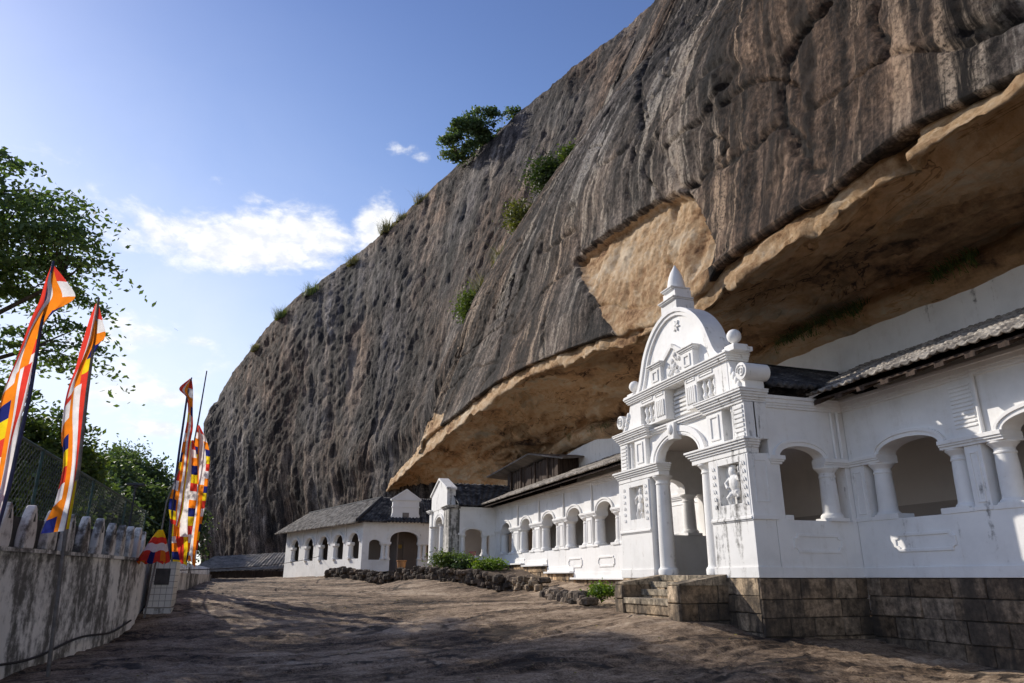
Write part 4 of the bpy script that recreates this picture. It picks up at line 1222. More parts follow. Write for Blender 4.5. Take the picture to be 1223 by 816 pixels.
# ------------------------------------------------------------------ middle arcade wing
def middle_wing():
    root = thing('arcade_wing', 'sunlit white arcade wing of five arches between the entrance porch and the corner pavilion', 'arcade', (12.03, 30, -.3))
    fr = yfront(12.03)
    p = dict(a=.64, spring=2.44, rise=.30, sill=1.13, imp=2.27, top=3.70, th=.45, off=.23, r=.21, uw=.36, ribs=False)
    base = [(18.42, 27.85, 0.0), (27.85, 30.8, .24), (30.8, 33.8, .56), (33.8, 38.62, .67)]
    arcade(root, fr, [36.7, 33.62, 30.62, 27.72, 24.86, 21.9], 18.42, 38.62, p, base=base, sill_panels=False)
    for c in (27.72, 24.86, 21.9):
        sp = MB(fr); notched_panel(sp, c-.70, c+.70, .38, .76, -.02, .03); sp.build('wall_panel', M_WHITE, root, bevel=.004)
    for c in (36.7, 33.62, 30.62, 27.72, 24.86, 21.9):
        s = MB(fr); s.box(c-1.3, c-.42, -.42, .012, 1.12, 1.22); s.build('sill_block', M_WHITE, root, bevel=.006)
    cp = MB(fr)
    for (b0, b1, z) in base:
        cp.box(b0, b1-.02, -.3, .22, z-.07, z+.004)
    cp.build('ledge', M_WHITE, root, bevel=.01)
    for (b0, b1, z) in base:
        stone_blocks(fr, b0, b1, z-.075, -1.1, .08, .26, int(b0), (.40, .30, .19)).build('stone_plinth', M_STONE, root)
    tile_roof('roof', (11.12, 18.7, 3.80), (11.12, 38.6, 3.80), (15.0, 41.4, 5.36), (15.0, 18.7, 5.36), M_TILES, root, .2, 18, .026, 12, .05)
    r = MB()
    r.add([(11.24, 18.7, 3.70), (11.24, 38.6, 3.70), (14.9, 41.0, 5.2), (14.9, 18.7, 5.2), (11.24, 18.7, 3.65), (11.24, 38.6, 3.65), (14.9, 41.0, 5.15), (14.9, 18.7, 5.15)],
          [(0,1,2,3), (7,6,5,4), (0,1,5,4), (1,2,6,5), (2,3,7,6), (3,0,4,7)])
    r.build('roof_boarding', M_WOOD, root)
    b = MB(); b.box(14.80, 14.86, 24, 44, -.9, 5.1); b.build('back_wall', M_INNER, root)
    b = MB(); b.box(12.5, 14.9, 18.5, 44, .2, .3); b.build('veranda_floor', M_DARKIN, root)
middle_wing()

# ------------------------------------------------------------------ corner pavilion
def pavilion():
    root = thing('corner_pavilion', 'small white gabled pavilion with a mould-blackened corner pier at the far end of the arcade', 'pavilion', (10.8, 41, .8))
    fr = yfront(9.5); zb = .80
    w = MB(fr)
    w.box(39.9, 40.35, -.4, 0, zb, 2.85); w.box(42.35, 42.86, -.4, 0, zb, 2.85); w.box(43.35, 43.95, -.45, .03, zb, 3.72)
    w.strip([(39.9, 2.82)] + arc_pts(41.35, .95, 2.82, .50, 20) + [(42.9, 2.82)], 3.75, -.4, 0)
    w.box(42.8, 43.4, -.35, -.05, zb, 3.72)
    w.build('wall', M_OLD, root, bevel=.01)
    c = MB(fr); c.box(38.60, 39.9, -.5, .10, zb-.1, 3.60); moulding(c, 38.60, 39.9, -.5, 3.58, [(.06, .14), (.07, .2), (.05, .25)])
    c.build('corner_pier', M_MOULDY, root, bevel=.02)
    for a in (40.2, 42.5): column_mb(fr, a, .06, zb, 2.84, .2).build('column', M_OLD, root, smooth=35)
    archivolt(fr, 41.35, .95, 2.82, .5, .2, -.02, .05).build('archivolt', M_OLD, root, bevel=.005)
    g = MB(fr); g.prism([(39.5, 3.74), (43.5, 3.74), (43.5, 4.68), (41.45, 5.45), (39.5, 4.74)], -.45, .02)
    g.box(39.47, 39.9, -.46, .04, 3.73, 4.70); g.build('gable', M_OLD, root, bevel=.01)
    cp = MB(fr); cp.ring([(39.35, 4.80), (41.45, 5.56), (43.65, 4.74)], [(39.35, 4.68), (41.45, 5.44), (43.65, 4.62)], -.5, .10); cp.build('gable_coping', M_OLD, root, bevel=.01)
    ca = MB(fr); moulding(ca, 43.35, 43.95, -.5, 3.68, [(.06, .1), (.07, .16), (.05, .2)]); ca.build('capital', M_OLD, root, bevel=.008)
    f2 = xfront(38.6)
    s = MB(f2); s.box(9.9, 12.03, -.3, 0, zb-.02, 1.12); s.box(9.92, 10.02, -.3, -.004, 1.12, 3.5); s.box(11.72, 12.05, -.3, -.004, 1.12, 3.5)
    s.strip([(9.9, 2.30)] + arc_pts(10.78, .50, 2.30, .22, 18) + [(12.03, 2.30)], 3.62, -.3, -.01)
    moulding(s, 9.95, 12.0, -.3, 3.50, [(.06, .04), (.06, .08), (.05, .12)], ends=False)
    s.box(9.92, 10.30, -.25, .04, 2.18, 2.30); s.box(11.26, 12.02, -.25, .04, 2.18, 2.30)
    s.box(9.7, 12.03, -.3, .05, zb-.1, zb+.02)
    s.build('side_wall', M_WHITE, root, bevel=.006)
    for a in (10.2, 11.43): column_mb(f2, a, -.14, 1.12, 2.18, .15).build('column', M_WHITE, root, smooth=35)
    archivolt(f2, 10.78, .50, 2.30, .22, .12, -.03, .03).build('archivolt', M_WHITE, root, bevel=.004)
    stone_blocks(f2, 9.45, 12.03, zb-.1, -.4, .0, .28, 71, (.12, .09, .065), dark=.3).build('stone_plinth', M_STONE, root)
    stone_blocks(fr, 38.6, 44, zb-.1, -.4, .0, .28, 72, (.12, .09, .065), dark=.3).build('stone_plinth', M_STONE, root)
    tile_roof('roof', (9.85, 38.35, 3.70), (12.6, 38.35, 3.70), (15, 41.4, 5.25), (9.85, 41.4, 5.25), M_TILES_DARK, root, .22, 14, .03, 31)
    tile_roof('roof', (9.85, 44.3, 3.70), (15, 44.3, 3.70), (15, 41.4, 5.25), (9.85, 41.4, 5.25), M_TILES_DARK, root, .22, 14, .03, 32)
    b = MB(); b.box(13.2, 13.3, 38.9, 44, 0, 3.7); b.box(9.9, 13.2, 43.9, 44.0, 0.6, 3.7); b.box(9.8, 13.2, 38.9, 43.9, .6, .78); b.box(9.9, 13.2, 38.8, 44, 3.5, 3.55); b.build('inner_wall', M_INNER, root)
pavilion()
pk = MB(); pk.box(10.62, 10.95, 38.66, 38.82, 1.125, 1.33); pk.box(10.60, 10.97, 38.64, 38.84, 1.31, 1.345)
tag(pk.build('folded_cloth', M_PINK, bevel=.03), 'pink folded cloth on the sill of the corner pavilion arch', 'cloth')

# ------------------------------------------------------------------ far temple building
def far_temple():
    S = Vector((1.8-6.2, 63.9-49.5)); L = S.length; S = S/L; D = Vector((-S.y, S.x))
    fr = frame((6.2, 49.5), S, D)
    root = thing('hipped_building', 'low white building with five small arches and a tiled hip roof at the far end', 'temple', (6, 54, .2))
    w = MB(fr)
    arcs = [1.35, 4.0, 6.75, 9.65, 12.75]; a = .86
    w.box(0, L, -.22, 0, -.5, 1.20)
    prof = [(0, 2.30)]
    for c in arcs: prof += arc_pts(c, a, 2.30, .60, 16)
    prof += [(L, 2.30)]
    w.strip(prof, 3.50, -.22, 0)
    ed = [0]+sum([[c-a, c+a] for c in arcs], [])+[L]
    for g in range(0, len(ed), 2): w.box(ed[g], ed[g+1], -.22, -.003, 1.19, 2.31)
    f2 = xfront(49.5)
    m2 = MB(f2)
    m2.box(6.2, 6.66, -.35, 0, -.4, 2.12); m2.box(6.66, 8.06, -.35, 0, -.4, 1.12); m2.box(9.94, 11.6, -.35, 0, -.4, 1.12)
    m2.strip([(6.2, 2.12), (6.65, 2.12)] + arc_pts(7.04, .385, 2.13, .28, 12) + [(7.43, 2.16), (8.05, 2.16)] + arc_pts(9.0, .94, 2.50, .46, 20) + [(9.95, 2.16), (11.6, 2.16)], 3.52, -.35, -.003)
    m2.build('front_wall', M_WHITE, root, bevel=.01)
    w.v = w.v; w.build('wall', M_WHITE, root, bevel=.01)
    for c in arcs:
        column_mb(fr, c+a-.22, -.08, 1.2, 2.14, .19).build('column', M_WHITE, root, smooth=35)
        i = MB(fr); i.box(c+a-.48, c+a+.12, -.24, .09, 2.14, 2.30); i.build('impost', M_WHITE, root, bevel=.01)
        archivolt(fr, c, a, 2.30, .60, .16, -.02, .06).build('archivolt', M_WHITE, root, bevel=.006)
        s = MB(fr); s.tube([(c+1.4, .04, 2.4), (c+1.4, .04, 3.48)], .05, 6); s.build('pipe_moulding', M_WHITE, root)
    for x in (7.60, 7.90, 10.1, 10.42): column_mb(f2, x, -.12, 1.12, 2.12, .15).build('column', M_WHITE, root, smooth=35)
    i = MB(f2); i.box(7.38, 8.12, -.36, .08, 2.12, 2.27); i.build('impost', M_WHITE, root, bevel=.01); i = MB(f2); i.box(9.90, 10.7, -.36, .08, 2.12, 2.27); i.build('impost', M_WHITE, root, bevel=.01)
    archivolt(f2, 9.0, .94, 2.50, .46, .22, -.02, .05).build('archivolt', M_WHITE, root, bevel=.006)
    g = MB(f2)
    g.box(8.10, 9.90, -.3, .05, 3.50, 5.02); moulding(g, 8.10, 9.90, -.3, 4.98, [(.05, .1), (.06, .14)]); g.box(8.05, 9.95, -.28, .09, 4.55, 4.63)
    g.prism([(8.02, 5.09), (9.98, 5.09), (9.0, 5.74)], -.3, .07); g.ring([(7.95, 5.11), (9.0, 5.80), (10.05, 5.11)], [(8.05, 5.05), (9.0, 5.70), (9.95, 5.05)], -.32, .12)
    for q, a0 in ((-1, 8.10), (1, 9.90)): g.prism([(a0, 3.5), (a0+q*.30, 3.5), (a0+q*.28, 3.7), (a0+q*.10, 3.9), (a0, 4.2)], -.2, .03)
    g.build('gable', M_WHITE, root, bevel=.01)
    v = MB(f2); v.box(8.78, 9.22, .02, .065, 3.82, 4.20); v.build('gable_vent', M_SHEDMET, root)
    # roofs
    def pt(a, d, z): q = fr(a, d, z); return q
    e0, e1 = pt(-.2, .65, 3.48), pt(L+1.2, .65, 3.48)
    r0, r1 = (7.75, 52.4, 5.45), (3.6, 66.2, 5.35)
    tile_roof('roof', e0, e1, r1, r0, M_TILES, root, .26, 16, .035, 41)
    tile_roof('roof', (5.75, 48.95, 3.50), (11.6, 48.95, 3.50), (11.6, 52.4, 5.45), (7.75, 52.4, 5.45), M_TILES_DARK, root, .24, 14, .035, 42)
    rc = MB(); rc.tube([(5.72, 48.95, 3.62), r0], .13, 8); rc.tube([r0, r1], .12, 8); rc.build('ridge_cap', M_TILES_DARK, root)
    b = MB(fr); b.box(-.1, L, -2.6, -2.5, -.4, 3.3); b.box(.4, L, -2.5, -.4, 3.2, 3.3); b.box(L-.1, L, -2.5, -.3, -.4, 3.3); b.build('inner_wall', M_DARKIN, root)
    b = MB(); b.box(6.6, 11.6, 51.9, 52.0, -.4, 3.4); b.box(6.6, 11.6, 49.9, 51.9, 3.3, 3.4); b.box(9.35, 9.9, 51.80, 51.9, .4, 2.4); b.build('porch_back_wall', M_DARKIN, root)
    sg = MB(); sg.box(8.95, 9.25, 51.76, 51.80, 1.95, 2.2); sg.build('door_sign', M_YELLOW, root)
far_temple()

# timber hut tucked under the ceiling
def hut():
    root = thing('timber_hut', 'dark timber lean-to hut squeezed under the rock behind the arcade roof', 'hut', (14.2, 37, 4.4))
    m = MB(yfront(13.75)); rr = random.Random(9)
    y = 33.6
    while y < 41.6:
        m.box(y, y+.17, -.06, rr.uniform(-.02, .02), 4.3, 5.95+rr.uniform(-.05, .03)); y += .185
    m.box(33.6, 41.6, -.1, -.065, 4.3, 5.95)
    m.build('board_wall', M_WOOD, root)
    m = MB(xfront(33.6)); x = 13.75
    while x < 15.2: m.box(x, x+.17, -.06, rr.uniform(-.02, .02), 4.4, 5.9); x += .185
    m.build('board_wall', M_WOOD, root)
    for y in (34.6, 36.5, 38.8, 40.6):
        m = MB(); m.tube([(13.6, y, 4.35), (13.62, y+.05, 6.0)], .06, 6); m.build('post', M_WOOD, root)
    m = MB(); m.add([(13.15, 36.3, 6.42), (13.15, 44.2, 6.16), (15.4, 44.2, 6.0), (15.4, 33.0, 5.9), (13.6, 32.6, 5.66), (13.15, 36.3, 6.34), (13.15, 44.2, 6.08), (15.4, 44.2, 5.92), (15.4, 33.0, 5.82), (13.6, 32.6, 5.58)],
                     [(0,1,2,3), (0,3,4), (9,8,5), (8,7,6,5), (0,1,6,5), (1,2,7,6), (2,3,8,7), (3,4,9,8), (4,0,5,9)])
    m.build('roof', M_SHEDMET, root)
hut()

# low sheet-roofed shed at the far end
def shed():
    root = thing('sheet_roof_shed', 'low shed with grey corrugated sheet roof beyond the far white building', 'shed', (-2, 72, 0))
    A, B = (-6.2, 69.5, .35), (2.4, 69.5, .75)
    tile_roof('roof', A, B, (3.2, 75, 2.35), (-4.2, 75, 1.85), M_SHEDLITE, root, .30, 4, .018, 51, .03)
    m = MB(); m.box(-5.8, 2.3, 69.75, 69.85, -.8, .55); m.box(2.2, 2.3, 69.8, 75, -.8, 1.2); m.box(-5.8, -5.7, 69.8, 75, -.8, .5); m.build('wall', M_WOOD, root)
shed()

# ------------------------------------------------------------------ rubble walls, loose stones
def rubble_mesh(m, path, height, seed, tone, size=.32, thick=.4):
    rr = random.Random(seed)
    path = [Vector((x, y, 0)) for x, y in path]
    segs = [(path[i], path[i+1]) for i in range(len(path)-1)]
    for p, q in segs:
        L = (q-p).length; n = max(1, int(L/(size*.55)))
        for i in range(n):
            c = p.lerp(q, (i+rr.random())/n)
            gz = float(ground_z(c.x, c.y)[0])
            z = 0
            while z < height:
                s = size*rr.uniform(.45, 1.0)
                k = rr.uniform(.5, 1.4); col = (tone[0]*k, tone[1]*k, tone[2]*k)
                o = (c.x+rr.uniform(-thick, thick)*.5, c.y+rr.uniform(-.2, .2), gz+z+s*.2)
                bmv = []; nu, nv = 8, 5
                sx, sy, sz = s*rr.uniform(.5, .8), s*rr.uniform(.5, .9), s*rr.uniform(.35, .55); rot = rr.uniform(0, 3.1)
                ph = rr.uniform(0, 50)
                for a in range(nv+1):
                    t = math.pi*a/nv
                    for b in range(nu):
                        f = 2*math.pi*b/nu
                        d = Vector((max(.05, math.sin(t))*math.cos(f), max(.05, math.sin(t))*math.sin(f), -math.cos(t)))
                        sgn = lambda q: math.copysign(abs(q)**.55, q)
                        j = 1+rr.uniform(-.16, .12); d = Vector((sgn(d.x), sgn(d.y), sgn(d.z)))*.85
                        x, y = d.x*sx*j, d.y*sy*j
                        bmv.append((o[0]+x*math.cos(rot)-y*math.sin(rot), o[1]+x*math.sin(rot)+y*math.cos(rot), o[2]+d.z*sz*j))
                fs = [(a*nu+b, a*nu+(b+1) % nu, (a+1)*nu+(b+1) % nu, (a+1)*nu+b) for a in range(nv) for b in range(nu)]
                fs += [tuple(range(nu-1, -1, -1)), tuple(nv*nu+b for b in range(nu))]
                m.add(bmv, fs, col)
                z += s*.42
m = MB(); rubble_mesh(m, [(10.35, 30.6), (8.6, 34.5), (7.3, 39), (5.4, 45), (4.2, 49.4)], .44, 5, (.13, .098, .072), .38, .45)
o = m.build('rubble_wall', M_STONE); tag(o, 'long low rubble stone wall holding the plant bed before the pavilion', 'stone wall')
m = MB(); rubble_mesh(m, [(8.3, 18.6), (8.9, 21.5), (9.4, 24)], .16, 8, (.20, .155, .115), .36, .3)
o = m.build('stone_edging', M_STONE); tag(o, 'short row of rough edging stones left of the steps', 'stones')
m = MB(); rubble_mesh(m, [(10.9, 28.6), (10.5, 30.8)], .35, 12, (.33, .25, .17), .4, .5)
o = m.build('stone_pile', M_STONE); tag(o, 'small heap of sunlit tan stones at the right end of the rubble wall', 'stones')
def bed():
    Y = np.linspace(30.5, 50, 60); u = np.linspace(0, 1, 14)
    x0 = np.interp(Y, [30.6, 34.5, 39, 45, 51], [10.45, 8.7, 7.4, 5.5, 3.7]); x1 = np.interp(Y, [30.5, 38.5, 38.7, 50], [11.9, 11.9, 9.6, 8.8])
    x1 = np.maximum(x1, x0+.3)
    X = x0[:, None]*(1-u)+x1[:, None]*u; YY = np.broadcast_to(Y[:, None], X.shape)
    gz = ground_z(X.ravel(), YY.ravel()).reshape(X.shape)
    Z = np.maximum(gz+.03, -.5+.82*sstep(YY, 29.5, 35)) + .05*fbm(X*2, YY*2, 0, 3)
    Z = np.maximum(gz+.02, np.minimum(Z, .45)) 
    o = grid_obj('soil_bed', np.stack([X, YY, Z], -1), M_SOIL); tag(o, 'dark soil bed behind the rubble wall', 'soil', kind='structure')
bed()

# ------------------------------------------------------------------ parapet on the left
def parapet():
    root = thing('parapet_wall', 'curved rain-blackened white parapet wall with pointed merlons on the left', 'parapet', (-3, 14, -1))
    Y = np.linspace(6.5, 19.8, 60); X = parapet_x(Y)
    pts = [Vector((float(x), float(y), 0)) for x, y in zip(X, Y)]
    def band(d0, d1, z0, z1, name, mat, flare=0.0):
        rows = []
        for i, p in enumerate(pts):
            t = (pts[min(i+1, len(pts)-1)]-pts[max(i-1, 0)]).normalized(); n = Vector((t.y, -t.x, 0))
            rows.append([p+n*(d1+flare)+Vector((0, 0, z0)), p+n*d1+Vector((0, 0, z1)), p+n*d0+Vector((0, 0, z1)), p+n*d0+Vector((0, 0, z0)), p+n*(d1+flare)+Vector((0, 0, z0))])
        m = MB(); nn = len(rows)
        vs = [tuple(v) for r in rows for v in r[:4]]
        fs = []
        for i in range(nn-1):
            for k in range(4):
                fs.append((i*4+k, i*4+(k+1) % 4, (i+1)*4+(k+1) % 4, (i+1)*4+k))
        fs += [(0, 1, 2, 3), ((nn-1)*4+3, (nn-1)*4+2, (nn-1)*4+1, (nn-1)*4)]
        m.add(vs, fs); return m.build(name, mat, root)
    band(-.38, 0, -2.4, .37, 'wall', M_PARAPET, .06)
    band(-.42, .06, .37, .43, 'coping', M_PARAPET)
    band(-.42, -.16, .43, .90, 'back_kerb', M_MOULD_SLOT)
    # merlons: pointed slabs; a dark raised wedge paints in a slot's shade
    length = np.concatenate([[0], np.cumsum([(pts[i+1]-pts[i]).length for i in range(len(pts)-1)])])
    out = [(-.165, 0), (.165, 0), (.18, .14), (.165, .32), (.115, .52), (.05, .67), (.0, .73)]
    out = out + [(-a, z) for a, z in out[2:-1]][::-1]
    s = .3
    while s < length[-1]-.15:
        i = min(np.searchsorted(length, s), len(pts)-1)
        y = float(np.interp(s, length, Y)); x = float(parapet_x(y))
        t = (pts[min(i+1, len(pts)-1)]-pts[max(i-1, 0)]).normalized(); n = Vector((t.y, -t.x, 0))
        def fr(a, d, z, x=x, y=y, t=t, n=n):
            p = Vector((x, y, 0))+t*a+n*d; return (p.x, p.y, z)
        m = MB(fr)
        k = 1+random.uniform(-.04, .04)
        m.prism([(a, .43+z*k*.93) for a, z in out], -.17, -.02)
        o = m.build('merlon', M_MERLON, root, bevel=.025)
        sl = MB(fr); sl.prism([(-.03, .84), (.03, .84), (.0, .97)], -.06, -.012); so = sl.build('slot', M_MOULD_SLOT, o)
        so.matrix_parent_inverse = Matrix.Identity(4)
        s += .74
    # end merlons along the turned return
    for k in range(4):
        m = MB(lambda a, d, z, k=k: (-2.86-.12*k+d*1.0, 20.1+.55*k+a, z))
        m.prism([(a*.7, .43+z*.9) for a, z in out], -.14, .10)
        m.build('merlon', M_MERLON, root, bevel=.02)
    m = MB(); m.box(-3.4, -2.72, 19.8, 24.0, -1.6, .40); m.build('return_wall', M_PARAPET, root, bevel=.02)
M_MOULD_SLOT = plaster_material('black_mould_and_slot_dark', (.055, .052, .050), .8, .5)  # mould on the kerb; also the painted-in dark of the merlon slots
M_MERLON = plaster_material('merlon_plaster', (.72, .68, .64), .80, .8, (.02, .018, .017), dirt=(.45, .30, .22), sfreq=2.5, slen=.8)
parapet()
def pedestal():
    root = thing('tiled_pedestal', 'white tiled block with a dark plaque standing by the parapet end', 'pedestal', (-2.3, 21, -.7))
    m = MB(); m.box(-2.58, -2.04, 20.6, 21.6, -.72, .36); m.build('core', M_GROUT, root)
    m = MB()
    for (fx, n) in ((0, 4), (1, 6)):
        for i in range(n):
            for j in range(7):
                w = (.54 if fx == 0 else 1.0)/n; h = 1.06/7
                if fx == 0: m.box(-2.58+i*w+.006, -2.58+(i+1)*w-.006, 20.585, 20.605, -.70+j*h+.006, -.70+(j+1)*h-.006)
                else: m.box(-2.045, -2.025, 20.6+i*w+.006, 20.6+(i+1)*w-.006, -.70+j*h+.006, -.70+(j+1)*h-.006)
    m.box(-2.59, -2.02, 20.58, 21.61, .362, .385)
    m.build('tile_cladding', M_TILE_WHITE, root)
    m = MB(); m.box(-2.48, -2.14, 20.565, 20.584, -.17, .22); m.build('plaque', M_PLAQUE, root)
    m = MB(); m.box(-2.62, -2.0, 20.56, 21.64, -1.2, -.722); m.build('footing', M_MOULDY, root)
pedestal()
def far_parapet():
    root = thing('boundary_wall', 'low dark boundary wall with upright slabs running on behind the flags', 'wall', (-2.8, 30, 0))
    m = MB(); m.box(-3.3, -2.62, 24.3, 46, -1.2, .16); m.build('wall', M_PARAPET, root)
    out = [(-.2, 0), (.2, 0), (.2, .3), (.0, .62), (-.2, .3)]
    y = 24.7
    while y < 45.5:
        m = MB(lambda a, d, z, y=y: (-2.7+d, y+a, z)); m.prism([(a, .16+z*.6) for a, z in out], -.2, .0); m.build('merlon', M_MERLON, root); y += .8
far_parapet()

# chain-link fence behind the parapet
def fence():
    root = thing('chain_link_fence', 'green chain-link fence with posts behind the left parapet', 'fence', (-4.6, 20, 0))
    x0 = lambda y: -4.5 - max(0, 15-y)*.12
    yA, yB, zt = 8.0, 27.2, 2.5
    m = MB(); m.tube([(x0(y), y, zt) for y in (8, 11, 15, 20, 27.2)], .03, 6); m.tube([(x0(27), 27.2, zt), (-4.4, 31.8, 2.35)], .03, 6); m.build('top_rail', M_GREENRAIL, root)
    for y in (9, 13, 17, 22, 27.2, 31.8):
        m = MB(); m.tube([(x0(y), y, -2.5), (x0(y), y, zt+.02)], .035, 8); m.build('post', M_GREENRAIL, root)
    # arm of the barbed-wire extension on the last post
    m = MB(); m.tube([(x0(31.8), 31.8, 2.3), (-4.0, 32.2, 2.0)], .025, 6); m.build('brace', M_GREENRAIL, root)
    sp = .19; H = 3.6; V = []; Fc = []
    def wire(p, q):
        o = len(V); r = .0055
        for e in (p, q):
            V.extend([(e[0]+r, e[1], e[2]), (e[0]-r, e[1]+r, e[2]), (e[0], e[1]-r, e[2])])
        for k in range(3): Fc.append((o+k, o+(k+1) % 3, o+3+(k+1) % 3, o+3+k))
    y = yA-H
    while y < 31.8:
        for sg in (1, -1):
            a, b = (y, y+H) if sg > 0 else (y+H, y)
            p = [a, zt-H]; q = [b, zt]
            lo, hi = 8.0, 31.8
            f0, f1 = 0.0, 1.0
            if min(a, b) < lo:
                f = (lo-min(a, b))/H
                if sg > 0: f0 = max(f0, f)
                else: f1 = min(f1, 1-f)
            if max(a, b) > hi:
                f = (max(a, b)-hi)/H
                if sg > 0: f1 = min(f1, 1-f)
                else: f0 = max(f0, f)
            if f1 > f0:
                ya, yb = a+(b-a)*f0, a+(b-a)*f1
                wire((x0(ya), ya, zt-H+H*f0), (x0(yb), yb, zt-H+H*f1))
        y += sp
    me = bpy.data.meshes.new('wire_mesh'); me.from_pydata(V, [], Fc); me.materials.append(M_WIRE)
    o = bpy.data.objects.new('wire_mesh', me); COL.objects.link(o); o.parent = root; o.matrix_parent_inverse = Matrix.Translation(-root.location)
fence()
def floodlight():
    root = thing('floodlight', 'small flat floodlight on a thin post behind the fence', 'lamp', (-4.4, 27.6, 0))
    m = MB(); m.tube([(-4.35, 27.6, -3), (-4.35, 27.6, 3.0)], .03, 8); m.build('post', M_METAL, root)
    m = MB(); m.box(-4.62, -4.08, 27.45, 27.75, 3.0, 3.07); m.box(-4.42, -4.28, 27.52, 27.68, 2.94, 3.0); m.build('lamp_head', M_METAL, root, bevel=.01)
floodlight()

# ------------------------------------------------------------------ flags
BLUE, YEL, RED, WHT, ORG = (.02, .028, .17), (.92, .68, .02), (.78, .06, .04), (.90, .88, .88), (.95, .27, .02)
def flag_cloth(name, left, right, plane, n, mat, parent, order_top, order_bot, switch, sq=.42, ripple=.10, seed=1, phase=0.0):
    """left/right: photo-measured outlines carried onto the vertical plane the pole stands in; ripple gives the folds"""
    L = smooth_curve([plane(*p) for p in left], n); Rr = smooth_curve([plane(*p) for p in right], n)
    mcol = 25
    u = np.linspace(0, 1, mcol)
    P = L[:, None, :]*(1-u)[None, :, None] + Rr[:, None, :]*u[None, :, None]
    dl = np.linalg.norm(np.diff(.5*(L+Rr), axis=0), axis=1); t = np.concatenate([[0], np.cumsum(dl)])
    w = np.linalg.norm(Rr-L, axis=1)
    rip = ripple*(np.sin(u[None, :]*7 + t[:, None]*1.1+phase) + .5*np.sin(u[None, :]*13 - t[:, None]*2.0+phase))*np.minimum(1, w/.3)[:, None]
    P[..., 1] += rip*.8; P[..., 0] += rip*.25
    o = grid_obj(name, P, mat, None, parent=parent)
    me = o.data
    at = me.color_attributes.new('Col', 'FLOAT_COLOR', 'CORNER')
    seq = [RED, WHT, ORG, BLUE, YEL]
    cols = np.zeros((n-1, mcol-1, 3))
    for i in range(n-1):
        order = order_top if t[i] < switch else order_bot
        for j in range(mcol-1):
            x = (j+.5)/(mcol-1); acc = 0
            for (c, wd) in order:
                acc += wd
                if x <= acc+1e-6: break
            cols[i, j] = seq[int(t[i]/sq*1.35) % 5] if c == 'SQ' else c
    cols = np.repeat(cols.reshape(-1, 3), 4, 0)
    at.data.foreach_set('color', np.concatenate([cols, np.ones((len(cols), 1))], 1).reshape(-1).astype(np.float32))
    return o
def on_y(Yw):
    def f(px, py):
        a, e = px_dir(px, py); r = Yw/math.cos(a)
        return (Yw*math.tan(a), Yw, r*math.tan(e))
    return f
TOP = [(RED, .18), (WHT, .26), (ORG, .22), ('SQ', .34)]
BOT = [('SQ', .38), (ORG, .14), (WHT, .20), (RED, .16), (YEL, .12)]
